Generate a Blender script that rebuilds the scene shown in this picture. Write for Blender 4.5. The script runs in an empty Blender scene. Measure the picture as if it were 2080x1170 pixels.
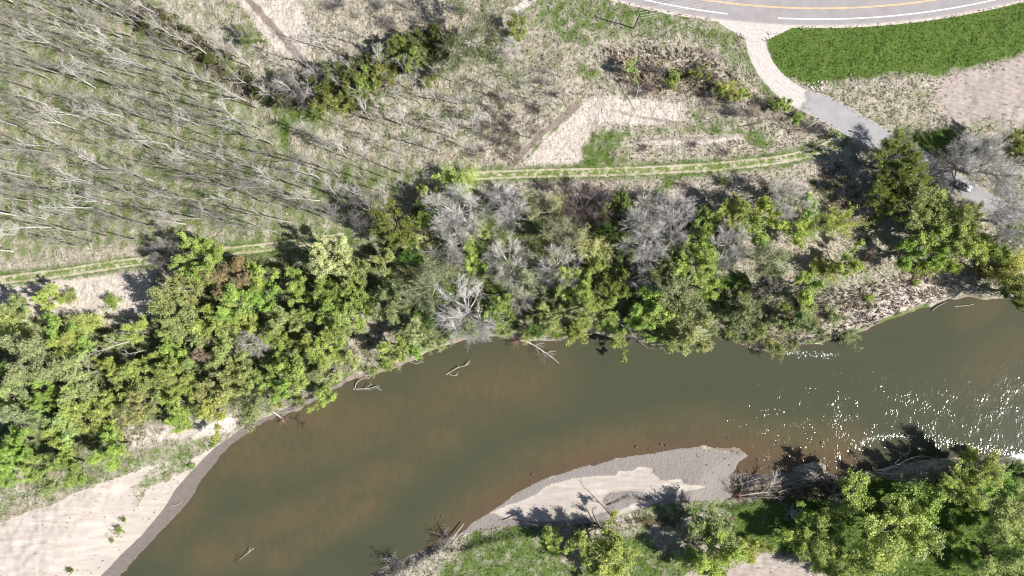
import bpy, bmesh, math, random
import numpy as np
from mathutils import Vector, Matrix

# ------------------------------------------------------------------ basics
H, F = 208.0, 1386.67            # flying height (m), focal length in photo pixels
ZW = -2.2                        # river level
rng = np.random.default_rng(7)
random.seed(7)
C = bpy.context.scene.collection
R = math.radians

def P(px, py, z=0.0):
    return Vector(((px - 1040) / F * (H - z), (585 - py) / F * (H - z), z))

def link(name, me, mats=(), parent=None):
    o = bpy.data.objects.new(name, me)
    C.objects.link(o)
    if me is not None:
        for m in (mats if isinstance(mats, (list, tuple)) else [mats]):
            me.materials.append(m)
    if parent is not None:
        o.parent = parent
    return o

def tag(o, label, cat, group=None, kind=None):
    o['label'] = label
    if cat: o['category'] = cat
    if group: o['group'] = group
    if kind: o['kind'] = kind
    return o

def empty(name, loc, rz=0.0, s=1.0):
    o = bpy.data.objects.new(name, None)
    C.objects.link(o)
    o.empty_display_size = 0.5
    o.location = loc
    o.rotation_euler = (0, 0, rz)
    o.scale = (s, s, s) if not isinstance(s, tuple) else s
    return o

def mesh_np(name, verts, faces, attrs=None, smooth=False):
    verts = np.asarray(verts, dtype=np.float32); faces = np.asarray(faces, dtype=np.int32)
    me = bpy.data.meshes.new(name)
    n, k = faces.shape
    me.vertices.add(len(verts)); me.vertices.foreach_set('co', verts.ravel())
    me.loops.add(n * k); me.loops.foreach_set('vertex_index', faces.ravel())
    me.polygons.add(n)
    me.polygons.foreach_set('loop_start', np.arange(0, n * k, k, dtype=np.int32))
    me.polygons.foreach_set('use_smooth', np.full(n, smooth))
    for a, v in (attrs or {}).items():
        at = me.attributes.new(a, 'FLOAT', 'POINT')
        at.data.foreach_set('value', np.asarray(v, dtype=np.float32).ravel())
    me.update(calc_edges=True)
    return me

# ------------------------------------------------------------------ numpy noise
_perm = np.random.default_rng(3).random((256, 256)).astype(np.float32)
def vnoise(x, y):
    xi, yi = np.floor(x).astype(int), np.floor(y).astype(int)
    fx, fy = x - xi, y - yi
    fx, fy = fx * fx * (3 - 2 * fx), fy * fy * (3 - 2 * fy)
    a = _perm[xi & 255, yi & 255]; b = _perm[(xi + 1) & 255, yi & 255]
    c = _perm[xi & 255, (yi + 1) & 255]; d = _perm[(xi + 1) & 255, (yi + 1) & 255]
    return a + (b - a) * fx + (c - a) * fy + (a - b - c + d) * fx * fy
def fbm(x, y, oct=4):
    s, a, t = 0.0, 0.5, 0.0
    for i in range(oct):
        s = s + a * vnoise(x + 17.3 * i, y - 9.1 * i); t += a
        x, y, a = x * 2.03, y * 2.03, a * 0.5
    return s / t
def sstep(t):
    t = np.clip(t, 0, 1); return t * t * (3 - 2 * t)

# ------------------------------------------------------------------ distances
def d_line(px, py, pts):
    best = np.full(px.shape, 1e9, dtype=np.float32)
    for (x0, y0), (x1, y1) in zip(pts[:-1], pts[1:]):
        dx, dy = x1 - x0, y1 - y0
        t = np.clip(((px - x0) * dx + (py - y0) * dy) / (dx * dx + dy * dy + 1e-9), 0, 1)
        best = np.minimum(best, np.hypot(px - x0 - t * dx, py - y0 - t * dy))
    return best
def d_poly(px, py, pts):                     # signed distance, positive inside
    d = d_line(px, py, list(pts) + [pts[0]])
    ins = np.zeros(px.shape, bool)
    n = len(pts)
    for i in range(n):
        (x0, y0), (x1, y1) = pts[i], pts[(i + 1) % n]
        if y0 == y1: continue
        c = ((y0 > py) != (y1 > py)) & (px < (x1 - x0) * (py - y0) / (y1 - y0) + x0)
        ins ^= c
    return np.where(ins, d, -d)
def smooth_line(pts, n=6):                   # Catmull-Rom
    q = [pts[0]] + list(pts) + [pts[-1]]
    out = []
    for i in range(1, len(q) - 2):
        p0, p1, p2, p3 = [np.array(v, float) for v in q[i - 1:i + 3]]
        for k in range(n):
            t = k / n
            out.append(tuple(0.5 * (2 * p1 + (p2 - p0) * t + (2 * p0 - 5 * p1 + 4 * p2 - p3) * t * t + (3 * p1 - p0 - 3 * p2 + p3) * t ** 3)))
    out.append(tuple(map(float, pts[-1])))
    return out

# ------------------------------------------------------------------ materials
class NT:
    def __init__(s, name):
        s.m = bpy.data.materials.new(name); s.m.use_nodes = True
        s.t = s.m.node_tree; s.t.nodes.clear()
        s.out = s.t.nodes.new('ShaderNodeOutputMaterial')
    def n(s, ty, **kw):
        nd = s.t.nodes.new(ty)
        for k, v in kw.items(): setattr(nd, k, v)
        return nd
    def put(s, sock, v):
        if isinstance(v, bpy.types.NodeSocket): s.t.links.new(v, sock)
        elif v is not None:
            if sock.type == 'RGBA' and not hasattr(v, '__len__'): v = (v, v, v, 1)
            elif sock.type == 'RGBA' and len(v) == 3: v = (*v, 1)
            sock.default_value = v
    def pos(s): return s.n('ShaderNodeNewGeometry').outputs['Position']
    def attr(s, a): return s.n('ShaderNodeAttribute', attribute_name=a).outputs['Fac']
    def noise(s, scale, detail=4, rough=.55, vec=None, dist=0, sc=None):
        nd = s.n('ShaderNodeTexNoise')
        v = vec if vec is not None else s.pos()
        if sc:
            mp = s.n('ShaderNodeMapping'); s.put(mp.inputs[0], v); mp.inputs['Scale'].default_value = sc[:3]
            if len(sc) > 3: mp.inputs['Rotation'].default_value = (0, 0, sc[3])
            v = mp.outputs[0]
        s.put(nd.inputs['Vector'], v)
        nd.inputs['Scale'].default_value = scale; nd.inputs['Detail'].default_value = detail
        nd.inputs['Roughness'].default_value = rough; nd.inputs['Distortion'].default_value = dist
        return nd.outputs['Fac']
    def math(s, op, a, b=None, c=None, clamp=False):
        nd = s.n('ShaderNodeMath', operation=op, use_clamp=clamp)
        s.put(nd.inputs[0], a)
        if b is not None: s.put(nd.inputs[1], b)
        if c is not None: s.put(nd.inputs[2], c)
        return nd.outputs[0]
    def mix(s, f, a, b, mode='MIX'):
        nd = s.n('ShaderNodeMix', data_type='RGBA', blend_type=mode)
        s.put(nd.inputs[0], f); s.put(nd.inputs[6], a); s.put(nd.inputs[7], b)
        return nd.outputs[2]
    def rng(s, v, a, b, c=0.0, d=1.0):
        nd = s.n('ShaderNodeMapRange'); nd.clamp = True
        s.put(nd.inputs[0], v)
        for i, x in enumerate((a, b, c, d)): nd.inputs[i + 1].default_value = x
        return nd.outputs[0]
    def soft(s, v, noise, amp=1.0, sharp=.25):     # a mask whose edge is broken up by noise
        w = s.math('ADD', v, s.math('MULTIPLY', s.math('SUBTRACT', noise, .5), amp))
        return s.rng(w, .5 - sharp / 2, .5 + sharp / 2)
    def bump(s, h, strength=.5, dist=.1):
        nd = s.n('ShaderNodeBump'); nd.inputs['Strength'].default_value = strength
        s.put(nd.inputs['Distance'], dist); s.put(nd.inputs['Height'], h)
        return nd.outputs[0]
    def principled(s, col, rough=.9, spec=.2, normal=None, ior=None):
        nd = s.n('ShaderNodeBsdfPrincipled')
        s.put(nd.inputs['Base Color'], col); s.put(nd.inputs['Roughness'], rough)
        s.put(nd.inputs['Specular IOR Level'], spec)
        if ior: nd.inputs['IOR'].default_value = ior
        if normal is not None: s.put(nd.inputs['Normal'], normal)
        return nd.outputs[0]
    def done(s, sh):
        s.t.links.new(sh, s.out.inputs[0]); return s.m

def simple_mat(name, col, rough=.8, spec=.3, var=.25, scale=3.0):
    t = NT(name); n = t.noise(scale, 4)
    c = t.mix(n, tuple(x * (1 - var) for x in col), tuple(min(1, x * (1 + var)) for x in col))
    return t.done(t.principled(c, rough, spec))
# ------------------------------------------------------------------ the river and the lie of the land (photo pixels)
NORTH = [(245,1170),(300,1108),(345,1063),(385,1015),(412,972),(450,922),(480,896),(515,870),(545,854),(575,850),(592,838),(612,830),(640,815),(680,790),(720,771),(760,760),(800,749),(840,733),(868,714),(905,703),(940,691),(985,684),(1010,682),(1040,690),(1060,693),(1100,692),(1140,690),(1180,684),(1200,677),(1240,683),(1280,690),(1330,700),(1380,698),(1430,684),(1462,680),(1500,698),(1540,712),(1580,716),(1605,702),(1640,699),(1660,700),(1690,690),(1720,681),(1760,669),(1800,652),(1840,636),(1880,624),(1920,611),(1960,604),(2000,608),(2040,606),(2080,602)]
SOUTH = [(2080,935),(2040,926),(2000,927),(1960,930),(1900,932),(1850,940),(1800,950),(1770,957),(1740,960),(1700,967),(1684,962),(1672,944),(1650,938),(1628,944),(1600,960),(1560,961),(1520,963),(1486,962),(1500,942),(1520,925),(1502,912),(1470,907),(1445,908),(1430,902),(1400,909),(1360,914),(1300,922),(1240,935),(1180,949),(1130,964),(1080,984),(1040,1005),(1012,1028),(985,1046),(960,1060),(948,1074),(930,1085),(900,1100),(870,1111),(840,1126),(815,1140),(780,1151),(755,1170)]
RIVER = [(-700,2300),(180,1260)] + NORTH + [(2250,575),(3200,420),(3200,1000),(2250,945)] + SOUTH + [(690,1260),(-100,2300)]
SANDBAR = [(-80,1090),(0,1062),(60,1036),(110,1022),(180,992),(250,968),(300,948),(350,935),(400,930),(440,905),(500,870),(545,853),(450,925),(385,1015),(300,1110),(245,1170),(150,1300),(-80,1400)]
GRAVELBAR = [(935,1085),(985,1045),(1080,984),(1240,934),(1400,908),(1520,925),(1480,965),(1490,1010),(1440,1018),(1330,1022),(1260,1050),(1200,1062),(1100,1066),(1000,1070)]
BARSAND = [(985,1042),(1040,1024),(1090,1006),(1110,990),(1150,978),(1200,966),(1252,965),(1258,955),(1285,957),(1300,950),(1326,953),(1322,962),(1345,975),(1385,971),(1392,982),(1440,989),(1400,999),(1380,1005),(1330,1005),(1290,998),(1240,1002),(1228,1018),(1238,1040),(1200,1052),(1150,1056),(1080,1060),(1030,1052)]
HWY_C, HWY_R = (1665, 17 - 1600), 1600
GRAVEL_ROAD = [(1533,40),(1534,70),(1540,105),(1556,140),(1585,172),(1625,200),(1680,222),(1740,258),(1800,290),(1850,312),(1885,332),(1905,345),(1960,382),(2030,428),(2110,480),(2260,560)]
ROAD_W = [60,44,42,42,42,46,50,50,50,46,38,36,34,36,36,36]
TRACK = [(-90,584),(0,570),(70,561),(140,552),(210,541),(300,529),(380,519),(450,512),(560,500),(640,489),(700,482)]
TRACK_B = [(925,360),(940,358),(1020,355),(1100,352),(1200,350),(1300,347),(1380,343),(1450,339),(1520,332),(1580,325),(1640,312),(1680,296),(1703,281),(1712,273)]
STUB = [(1047,24),(1062,12),(1085,-6),(1130,-40)]

def axis(lo, hi, step, far):
    a = list(np.arange(lo, hi + step / 2, step)); g, p, q = step, lo, hi
    while q < far:
        g *= 1.32; p -= g; q += g; a.insert(0, p); a.append(q)
    return np.array(a)
gx, gy = axis(-176, 176, .42, 1800), axis(-104, 104, .42, 1800)
X, Y = np.meshgrid(gx, gy)
PXW, PYW = 1040 + X * F / (H - ZW), 585 - Y * F / (H - ZW)
PX0, PY0 = 1040 + X * F / H, 585 - Y * F / H
DR = -d_poly(PXW, PYW, RIVER) / 6.60            # metres from the water's edge, negative in the river
DR = DR + (fbm(X * .35, Y * .35, 4) - .5) * 1.3
wid = np.full(X.shape, 1.7, np.float32)
sb = sstep(d_poly(PXW, PYW, SANDBAR) / 60 + 1.0); wid = wid * (1 - sb) + 26 * sb
gb = sstep(d_poly(PXW, PYW, GRAVELBAR) / 40 + 1.0); wid = wid * (1 - gb) + 20 * gb
wid = wid + 1.3 * fbm(X * .08 + 40, Y * .08, 2)
droad = np.minimum(d_line(PX0, PY0, smooth_line(GRAVEL_ROAD, 3)) - 26, np.minimum(d_line(PX0, PY0, TRACK), d_line(PX0, PY0, TRACK_B)) - 12)
droad = np.minimum(droad, np.abs(np.hypot(PX0 - HWY_C[0], PY0 - HWY_C[1]) - HWY_R + 40) - 82)
calm = sstep((droad) / 30)
und = (fbm(X * .06, Y * .06, 3) - .5) * 1.2 * calm + (fbm(X * .5 + 9, Y * .5, 3) - .5) * .55 * calm
ramp = sstep(DR / wid) * .75 + np.clip(DR / wid, 0, 1) * .25
Z = np.where(DR < 0, ZW + np.maximum(DR * .28, -1.8), ZW + .0 + (-ZW) * ramp + und * sstep((DR - 1) / 4) * np.clip(ramp * 1.6 - .6, 0, 1))
far = np.maximum(np.abs(X) - 176, np.abs(Y) - 104); Z = np.where((far > 0) & (DR > 0), Z * np.clip(1 - far / 40, 0, 1), Z)

def gz(x, y):                                     # height of the ground under a point
    i = int(np.clip(np.searchsorted(gx, x) - 1, 0, len(gx) - 2)); j = int(np.clip(np.searchsorted(gy, y) - 1, 0, len(gy) - 2))
    u, v = (x - gx[i]) / (gx[i + 1] - gx[i]), (y - gy[j]) / (gy[j + 1] - gy[j])
    return float((Z[j, i] * (1 - u) + Z[j, i + 1] * u) * (1 - v) + (Z[j + 1, i] * (1 - u) + Z[j + 1, i + 1] * u) * v)
def lookup(A, x, y):                              # nearest sample of a field
    i = np.clip(np.round((x + 176) / .42).astype(int) + int(np.argmin(np.abs(gx + 176))), 0, len(gx) - 1)
    j = np.clip(np.round((y + 104) / .42).astype(int) + int(np.argmin(np.abs(gy + 104))), 0, len(gy) - 1)
    return A[j, i]
def G(px, py):                                    # ground point seen at a photo pixel
    z = 0.0
    for _ in range(3):
        p = P(px, py, z); z = gz(p.x, p.y)
    return P(px, py, z)

# ------------------------------------------------------------------ what grows and lies where
QX, QY = 1040 + X * F / (H - Z), 585 - Y * F / (H - Z)
wob = (fbm(X * .12, Y * .12, 4) - .5) * 26
ch = {k: np.zeros(X.shape, np.float32) for k in ('green', 'bare', 'sand', 'wet', 'gravel', 'field', 'stripe', 'litter_shade', 'pale')}
def paint(c, shape, val, soft=10, rad=None, wb=1.0):
    if c == 'green': soft, wb = soft * 2.0, wb * 1.3
    A = ch[c]
    xs, ys = [p[0] for p in shape], [p[1] for p in shape]; m = (rad or 0) + soft + 30
    b = (QX > min(xs) - m) & (QX < max(xs) + m) & (QY > min(ys) - m) & (QY < max(ys) + m)
    if not b.any(): return
    d = d_poly(QX[b], QY[b], shape) if rad is None else rad - d_line(QX[b], QY[b], shape)
    t = sstep((d + wob[b] * wb) / (2 * soft) + .5)
    A[b] = A[b] * (1 - t) + val * t
ch['green'][:] = .34
PLANTATION = [(-160,-160),(230,-160),(300,10),(430,120),(530,205),(565,300),(600,325),(700,330),(850,345),(860,380),(700,470),(560,482),(300,505),(-160,560)]
paint('green', PLANTATION, .57, 20); paint('stripe', PLANTATION, 1, 12)
UNDER = [(-160,640),(60,660),(320,640),(400,520),(560,515),(760,480),(880,400),(1450,410),(1480,560),(1460,660),(1000,670),(700,750),(500,830),(200,930),(-160,1010)]
paint('green', UNDER, .62, 20); paint('litter_shade', UNDER, .40, 20)
for s, v in (([(455,-60),(990,-60),(1000,50),(900,55),(800,60),(700,120),(620,150),(560,130),(520,60)], .17),
             ([(1080,170),(1250,75),(1420,95),(1490,140),(1560,220),(1700,300),(1600,325),(1040,345),(960,330)], .20),
             ([(1040,342),(1100,280),(1180,210),(1215,240),(1185,262),(1175,335)], .0), ([(1195,195),(1300,180),(1390,212),(1402,250),(1310,257),(1210,262)], .0),
             ([(1270,290),(1330,272),(1500,270),(1515,288),(1300,302)], .0),
             ([(960,366),(1600,346),(1690,312),(1740,350),(1700,430),(1480,415),(1300,402),(980,398)], .08),
             ([(-160,600),(0,585),(260,545),(310,560),(318,640),(260,680),(200,650),(120,640),(-160,640)], .04),
             ([(-60,558),(0,540),(90,520),(310,500),(310,520),(150,543)], .14),
             ([(1450,690),(1530,640),(1680,600),(1850,556),(1950,535),(1955,590),(1800,655),(1660,702),(1560,712)], .10),
             ([(1560,455),(1740,470),(1745,520),(1640,525),(1560,500)], .12), ([(1690,330),(1745,350),(1760,470),(1700,440)], .1),
             ([(265,872),(350,860),(490,838),(478,876),(400,900),(270,908)], .04), ([(690,650),(790,650),(800,720),(740,740)], .1),
             ([(1690,165),(1890,150),(1910,240),(1830,255),(1760,225)], .30)):
    paint('green', s, v, 10)
for s, v, so in (([(1562,66),(1600,54),(1700,52),(1850,42),(1950,28),(2080,0),(2500,-120),(2500,60),(2090,108),(2000,130),(1900,148),(1800,152),(1700,165),(1650,168),(1600,150),(1570,120)], 1.0, 6),
             ([(1085,0),(1120,-80),(1290,-6),(1400,32),(1480,52),(1508,75),(1522,110),(1540,145),(1575,190),(1600,215),(1560,200),(1510,150),(1470,108),(1420,85),(1350,66),(1300,70),(1250,80),(1200,72),(1140,66),(1095,45)], .56, 10),
             ([(1198,262),(1250,258),(1300,264),(1400,250),(1440,256),(1500,262),(1540,270),(1562,290),(1530,300),(1510,276),(1420,270),(1320,268),(1270,285),(1262,310),(1292,336),(1186,334),(1180,300)], .66, 6),
             ([(1400,215),(1450,225),(1540,255),(1500,262),(1410,252)], .45, 6), ([(1815,262),(1960,272),(1975,312),(1890,316)], .85, 8),
             ([(530,205),(650,225),(700,245),(640,262),(560,250)], .66, 10), ([(940,1072),(1090,1062),(1150,1130),(1200,1150),(1240,1075),(1300,1088),(1420,1170),(1380,1400),(700,1400),(780,1190),(850,1150)], .66, 8),
             ([(840,1130),(930,1090),(960,1075),(940,1130),(860,1180),(800,1180)], .25, 6),
             ([(1490,1030),(1700,980),(2300,950),(2300,1500),(1740,1400),(1700,1150),(1560,1112),(1480,1110)], .85, 8), ([(1325,1022),(1480,1012),(1484,1050),(1290,1062)], .6, 8),
             ([(-40,1010),(120,975),(240,930),(430,882),(446,902),(380,935),(300,945),(200,975),(100,1012),(-40,1060)], .52, 6)):
    paint('green', s, v, so)
for s, v, r in (([(574,222),(582,318)], .68, 8), ([(8,752),(40,800)], 1, 12), ([(1372,358),(1330,398)], .66, 9), ([(1640,697),(1760,667),(1880,621)], .85, 4), ([(650,790),(715,768)], 1, 5),
                ([(1150,70),(1185,85)], .62, 14), ([(1180,140),(1210,155)], .6, 14), ([(1230,492),(1275,450)], .8, 8), ([(1640,360),(1680,400)], .7, 6), ([(1060,330),(1180,206)], .7, 4),
                ([(880,590),(1010,600)], .9, 24), ([(1440,600),(1500,580)], .95, 22), ([(2010,1060),(1920,1110)], .95, 30), ([(1880,1160),(1960,1150)], 1, 30)):
    paint('green', s, v, 4, r, .3)
trk, trk_b = smooth_line(TRACK, 4), smooth_line(TRACK_B, 4)
paint('green', trk, .66, 5, 17, .25); paint('green', trk_b, .66, 5, 17, .25)
for s, v, r in (([(1035,338),(1100,272),(1172,214)], .9, 7), ([(1240,222),(1290,236),(1400,252)], .75, 4), ([(1310,284),(1370,282),(1515,276)], .7, 4), ([(495,-10),(560,60),(600,108),(632,140)], .8, 8),
                ([(598,-5),(650,45)], .6, 5), ([(1415,100),(1460,118)], .9, 9), ([(1540,215),(1640,262)], .6, 18), ([(1410,226),(1540,262)], .5, 5), ([(960,372),(1300,362)], .4, 5)):
    paint('bare', s, v, 7, r, .3)
for s, v, r in (([(270,20),(400,100),(520,190),(600,190)], .6, 30), ([(620,190),(700,190),(800,120),(880,90)], .6, 30), ([(1000,210),(1040,320)], .45, 30), ([(1270,150),(1500,190),(1640,250)], .55, 22), ([(1690,370),(1740,460)], .5, 40),
                ([(1500,985),(1720,990)], .7, 30), ([(1180,1060),(1480,1056)], .6, 12)):
    paint('litter_shade', s, v, 10, r)  # brown leaf litter, with the hedgerow's shadow darkness painted into the ground colour
paint('field', [(2500,60),(2082,112),(2010,130),(1940,150),(1908,165),(1896,200),(1912,238),(1960,252),(2080,255),(2500,250)], 1, 26)
paint('field', [(1360,1200),(1400,1160),(1480,1133),(1560,1126),(1640,1138),(1700,1170),(1740,1300),(1360,1400)], 1, 5, None, .4)
for s in ([(1040,340),(1100,275),(1180,206),(1230,196),(1390,212),(1400,250),(1215,258),(1180,335)], [(1275,290),(1500,272),(1510,286),(1300,300)], [(455,-30),(600,-30),(640,60),(620,120),(560,100)],
          [(-160,590),(310,548),(310,640),(-160,640)], [(270,870),(490,838),(478,876),(275,905)], [(1690,680),(1850,570),(1950,545),(1950,590)]):
    paint('pale', s, 1, 12)
paint('sand', SANDBAR, 1, 4, None, .35)
paint('green', [(300,950),(330,935),(385,925),(400,945),(345,985),(300,1000),(280,1030),(270,990)], .5, 8); paint('sand', [(300,950),(330,935),(385,925),(400,945),(345,985),(300,1000),(280,1030),(270,990)], .45, 6)
paint('wet', [(190,1185),(232,1142),(290,1085),(330,1035),(358,990),(395,950),(440,908),(500,862),(545,845),(600,820),(640,800),(700,772),(720,790),(560,870),(450,940),(400,1010),(250,1200)], 1, 3, None, .22)
paint('gravel', GRAVELBAR, 1, 3, None, .2); paint('wet', [(1480,960),(1620,955),(1690,955),(1690,985),(1500,990)], .6, 6); paint('sand', BARSAND, 1, 5, None, .45)
paint('sand', [(1230,1048),(1290,1022),(1350,1008),(1356,1012),(1300,1034),(1240,1055)], .8, 3, None, .2); paint('sand', [(1640,938),(1672,945),(1665,955),(1630,950)], .7, 3, None, .1)
paint('gravel', [(1925,610),(1955,606),(1965,616),(1935,622)], 1, 2, None, .1); paint('sand', [(2070,925),(2100,925),(2100,950),(2075,945)], .7, 4, None, .1)
edge = sstep(1 - np.abs(DR - .6) / 1.5) * sstep((fbm(X * .22 + 7, Y * .22, 3) - .38) * 6) * (1 - np.clip(ch['sand'] + ch['gravel'] + ch['wet'], 0, 1)); ch['bare'] = np.maximum(ch['bare'], edge * .85)
under_w = sstep(.5 - DR); ch['wet'] = np.maximum(ch['wet'], under_w)

t = NT('land')
n1, n2, n3, n4 = t.noise(.33, 5, .6), t.noise(1.35, 5, .62), t.noise(.05, 3), t.noise(5.0, 3, .6)
nw = t.noise(1.0, 5, .65, sc=(1.7, .55, 1, .5))
wisp = t.rng(t.math('ADD', t.math('MULTIPLY', nw, .6), t.math('MULTIPLY', n2, .4)), .36, .62)
dead = t.mix(wisp, (.23, .195, .165), (.58, .525, .465))
dead = t.mix(t.rng(n1, .3, .7), dead, t.mix(wisp, (.19, .18, .12), (.40, .385, .29)))
palec = t.mix(wisp, (.36, .315, .275), (.65, .59, .535))
dead = t.mix(t.soft(t.attr('pale'), n1, .7, .5), dead, palec)
grn = t.mix(t.rng(n2, .35, .65), (.040, .080, .014), (.120, .180, .040)); grn = t.mix(t.attr('stripe'), grn, t.mix(t.rng(n2, .35, .65), (.10, .125, .045), (.27, .30, .15)))
grn = t.mix(t.rng(n3, .35, .65), grn, t.mix(t.rng(n4, .35, .65), (.055, .105, .02), (.15, .20, .055)))
px = t.n('ShaderNodeSeparateXYZ'); t.put(px.inputs[0], t.pos())
st = t.math('SINE', t.math('ADD', t.math('MULTIPLY', px.outputs[0], 6.2832 / 4.5), t.math('MULTIPLY', n3, 5.0)))
g = t.math('ADD', t.attr('green'), t.math('MULTIPLY', t.math('MULTIPLY', st, t.attr('stripe')), .10))
gm = t.soft(g, t.math('ADD', t.math('MULTIPLY', n1, .45), t.math('MULTIPLY', t.math('ADD', n2, n4), .28)), 2.6, .40)
col = t.mix(gm, dead, grn)
lit = t.mix(t.rng(n2, .35, .65), (.045, .035, .024), (.16, .125, .09))
col = t.mix(t.soft(t.attr('litter_shade'), n1, 1.8, .3), col, lit)
col = t.mix(t.soft(t.attr('bare'), n1, .8, .35), col, t.mix(n2, (.17, .135, .115), (.31, .26, .225)))
arc = t.n('ShaderNodeTexWave', wave_type='RINGS', rings_direction='Z'); ap = t.n('ShaderNodeMapping'); t.put(ap.inputs[0], t.pos())
ap.inputs['Location'].default_value = (-75, 112, 0); t.put(arc.inputs[0], ap.outputs[0])
arc.inputs['Scale'].default_value = .2; arc.inputs['Distortion'].default_value = 3.5; arc.inputs['Detail'].default_value = 2; arc.inputs['Detail Scale'].default_value = .3
fs_ = t.noise(.8, 5, .65, sc=(.35, 2.2, 1, .06)); fld = t.mix(t.math('ADD', t.math('MULTIPLY', arc.outputs['Fac'], .22), t.math('MULTIPLY', t.rng(fs_, .3, .7), .78)), (.27, .23, .205), (.47, .415, .38)); fld = t.mix(t.math('MULTIPLY', n2, .35), fld, (.33, .275, .24)); fld = t.mix(t.rng(n4, .58, .68), fld, (.15, .125, .10))
col = t.mix(t.soft(t.attr('field'), n1, .8, .4), col, fld)
grv = t.mix(t.noise(3.2, 5, .75), (.15, .132, .122), (.37, .34, .325)); grv = t.mix(t.rng(n1, .35, .7), grv, t.mix(n4, (.20, .178, .165), (.31, .28, .268)))
col = t.mix(t.soft(t.attr('gravel'), n1, .5, .2), col, grv)
streak = t.noise(.5, 5, .6, sc=(.25, 1.6, 1, -.62))
snd = t.mix(t.rng(streak, .33, .66), (.37, .32, .28), (.545, .495, .45)); snd = t.mix(t.rng(n4, .70, .78), snd, (.36, .30, .25)); snd = t.mix(t.rng(t.noise(.12, 4, .6, sc=(.6, 1.6, 1, -.6)), .4, .65), snd, (.41, .365, .33))
col = t.mix(t.soft(t.attr('sand'), t.noise(.45, 7, .75), 1.3, .10), col, snd)
wet = t.mix(t.noise(.9, 6, .7, sc=(.5, 1.5, 1, -.8)), (.10, .084, .076), (.235, .205, .19)); wet = t.mix(t.rng(n4, .6, .7), wet, (.30, .265, .245))
col = t.mix(t.soft(t.attr('wet'), t.noise(.6, 6, .7), .8, .12), col, wet)
hgt = t.math('ADD', t.math('MULTIPLY', n2, .7), t.math('MULTIPLY', n4, .3))
smoothz = t.math('SUBTRACT', 1.0, t.math('MULTIPLY', t.math('MAXIMUM', t.attr('sand'), t.math('MAXIMUM', t.attr('wet'), t.attr('field'))), .85))
land_mat = t.done(t.principled(col, .95, .1, t.bump(t.math('MULTIPLY', hgt, smoothz), .8, .55)))
ny, nx = X.shape
idx = np.arange(nx * ny).reshape(ny, nx)
fc = np.stack([idx[:-1, :-1], idx[:-1, 1:], idx[1:, 1:], idx[1:, :-1]], -1).reshape(-1, 4)
ground = link('ground', mesh_np('ground', np.stack([X, Y, Z], -1).reshape(-1, 3), fc, {k: v for k, v in ch.items()}, True), land_mat)
tag(ground, 'river flood plain with pale dead grass, green turf, sand bar and gravel bar', None, None, 'structure')

# ------------------------------------------------------------------ the river
wx, wy = axis(-176, 176, .8, 1500), axis(-104, 60, .8, 1300)
WX, WY = np.meshgrid(wx, wy); wpx, wpy = 1040 + WX * F / (H - ZW), 585 - WY * F / (H - ZW)
wd = d_poly(wpx, wpy, RIVER)
sh = np.zeros(WX.shape, np.float32)
def add_sh(pts, r, v):
    global sh
    sh = np.maximum(sh, v * sstep(1 - d_line(wpx, wpy, pts) / r))
bar_edge = smooth_line([(945,1080),(985,1046),(1040,1005),(1130,964),(1240,935),(1360,914),(1445,908),(1560,935),(1700,940)], 3)
add_sh(bar_edge, 120, .95); add_sh([(480,900),(560,870),(640,840)], 130, .85); add_sh([(330,1100),(460,950)], 60, .6)
add_sh([(520,930),(760,860),(1090,760)], 140, .62); add_sh([(1000,790),(1100,765)], 80, .75); add_sh([(420,1130),(600,1060),(780,960),(900,890)], 90, .68); add_sh([(560,1130),(760,1020)], 60, .75)
add_sh([(1500,880),(1740,900)], 60, .7); add_sh([(1960,640),(2000,625)], 60, .6); add_sh([(2060,700),(2000,760)], 110, .35); add_sh([(700,790),(760,775)], 30, .5)
red = sstep(1 - d_line(wpx, wpy, bar_edge) / 48) * .9; red = np.maximum(red, sstep(1 - wd / 10) * .55); red = np.maximum(red, sstep(d_poly(wpx, wpy, [(1490,962),(1520,925),(1560,925),(1740,935),(1750,958),(1690,966),(1670,945),(1600,962)]) / 16 + .6) * .8)
rif = sstep((wpx - 1180) / 420) * (1 - .48 * sstep((wpx - 1600) / 450)) * sstep((wpy - 640 - (2080 - wpx) * .06) / 170)
rif = rif * np.clip((fbm(WX * .10, WY * .10, 4) - .26) * 2.4, .68, 1.0) * np.clip((fbm(WX * .45 + 3, WY * .45, 2) - .2) * 2, .3, 1)
rif = np.maximum(rif, .95 * sstep(1 - d_line(wpx, wpy, smooth_line([(1750,915),(1752,898),(1775,888),(1820,884),(1880,890),(1930,898),(2000,912),(2080,925)], 3)) / 15) * sstep((wpx - 1735) / 20))
rif = np.maximum(rif, .8 * sstep(1 - d_line(wpx, wpy, [(1585,712),(1640,725),(1700,720)]) / 22))
foam = .46 * sstep(1 - d_line(wpx, wpy, smooth_line([(1745,918),(1752,898),(1775,888),(1820,884),(1860,888)], 3)) / 10); foam = np.maximum(foam, .7 * sstep(1 - d_line(wpx, wpy, [(2055,930),(2100,925)]) / 16)); foam = np.maximum(foam, .42 * sstep(1 - d_line(wpx, wpy, [(1600,716),(1690,722)]) / 18))
t = NT('river_water')
a_sh, a_red, a_rif = t.attr('shoal'), t.attr('silt'), t.attr('riffle')
b1, b2 = t.noise(.06, 3, .5, sc=(.6, 1.6, 1, .62)), t.noise(.30, 3, .55, sc=(1.9, .6, 1, .35), dist=1.0)
dune = t.math('ADD', t.math('MULTIPLY', b1, .55), t.math('MULTIPLY', b2, .55))
f = t.math('MULTIPLY', a_sh, t.rng(dune, .36, .68, .30, 1.15), clamp=True)
col = t.mix(t.math('MULTIPLY', b1, .35), (.054, .059, .036), (.076, .079, .049))
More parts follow.
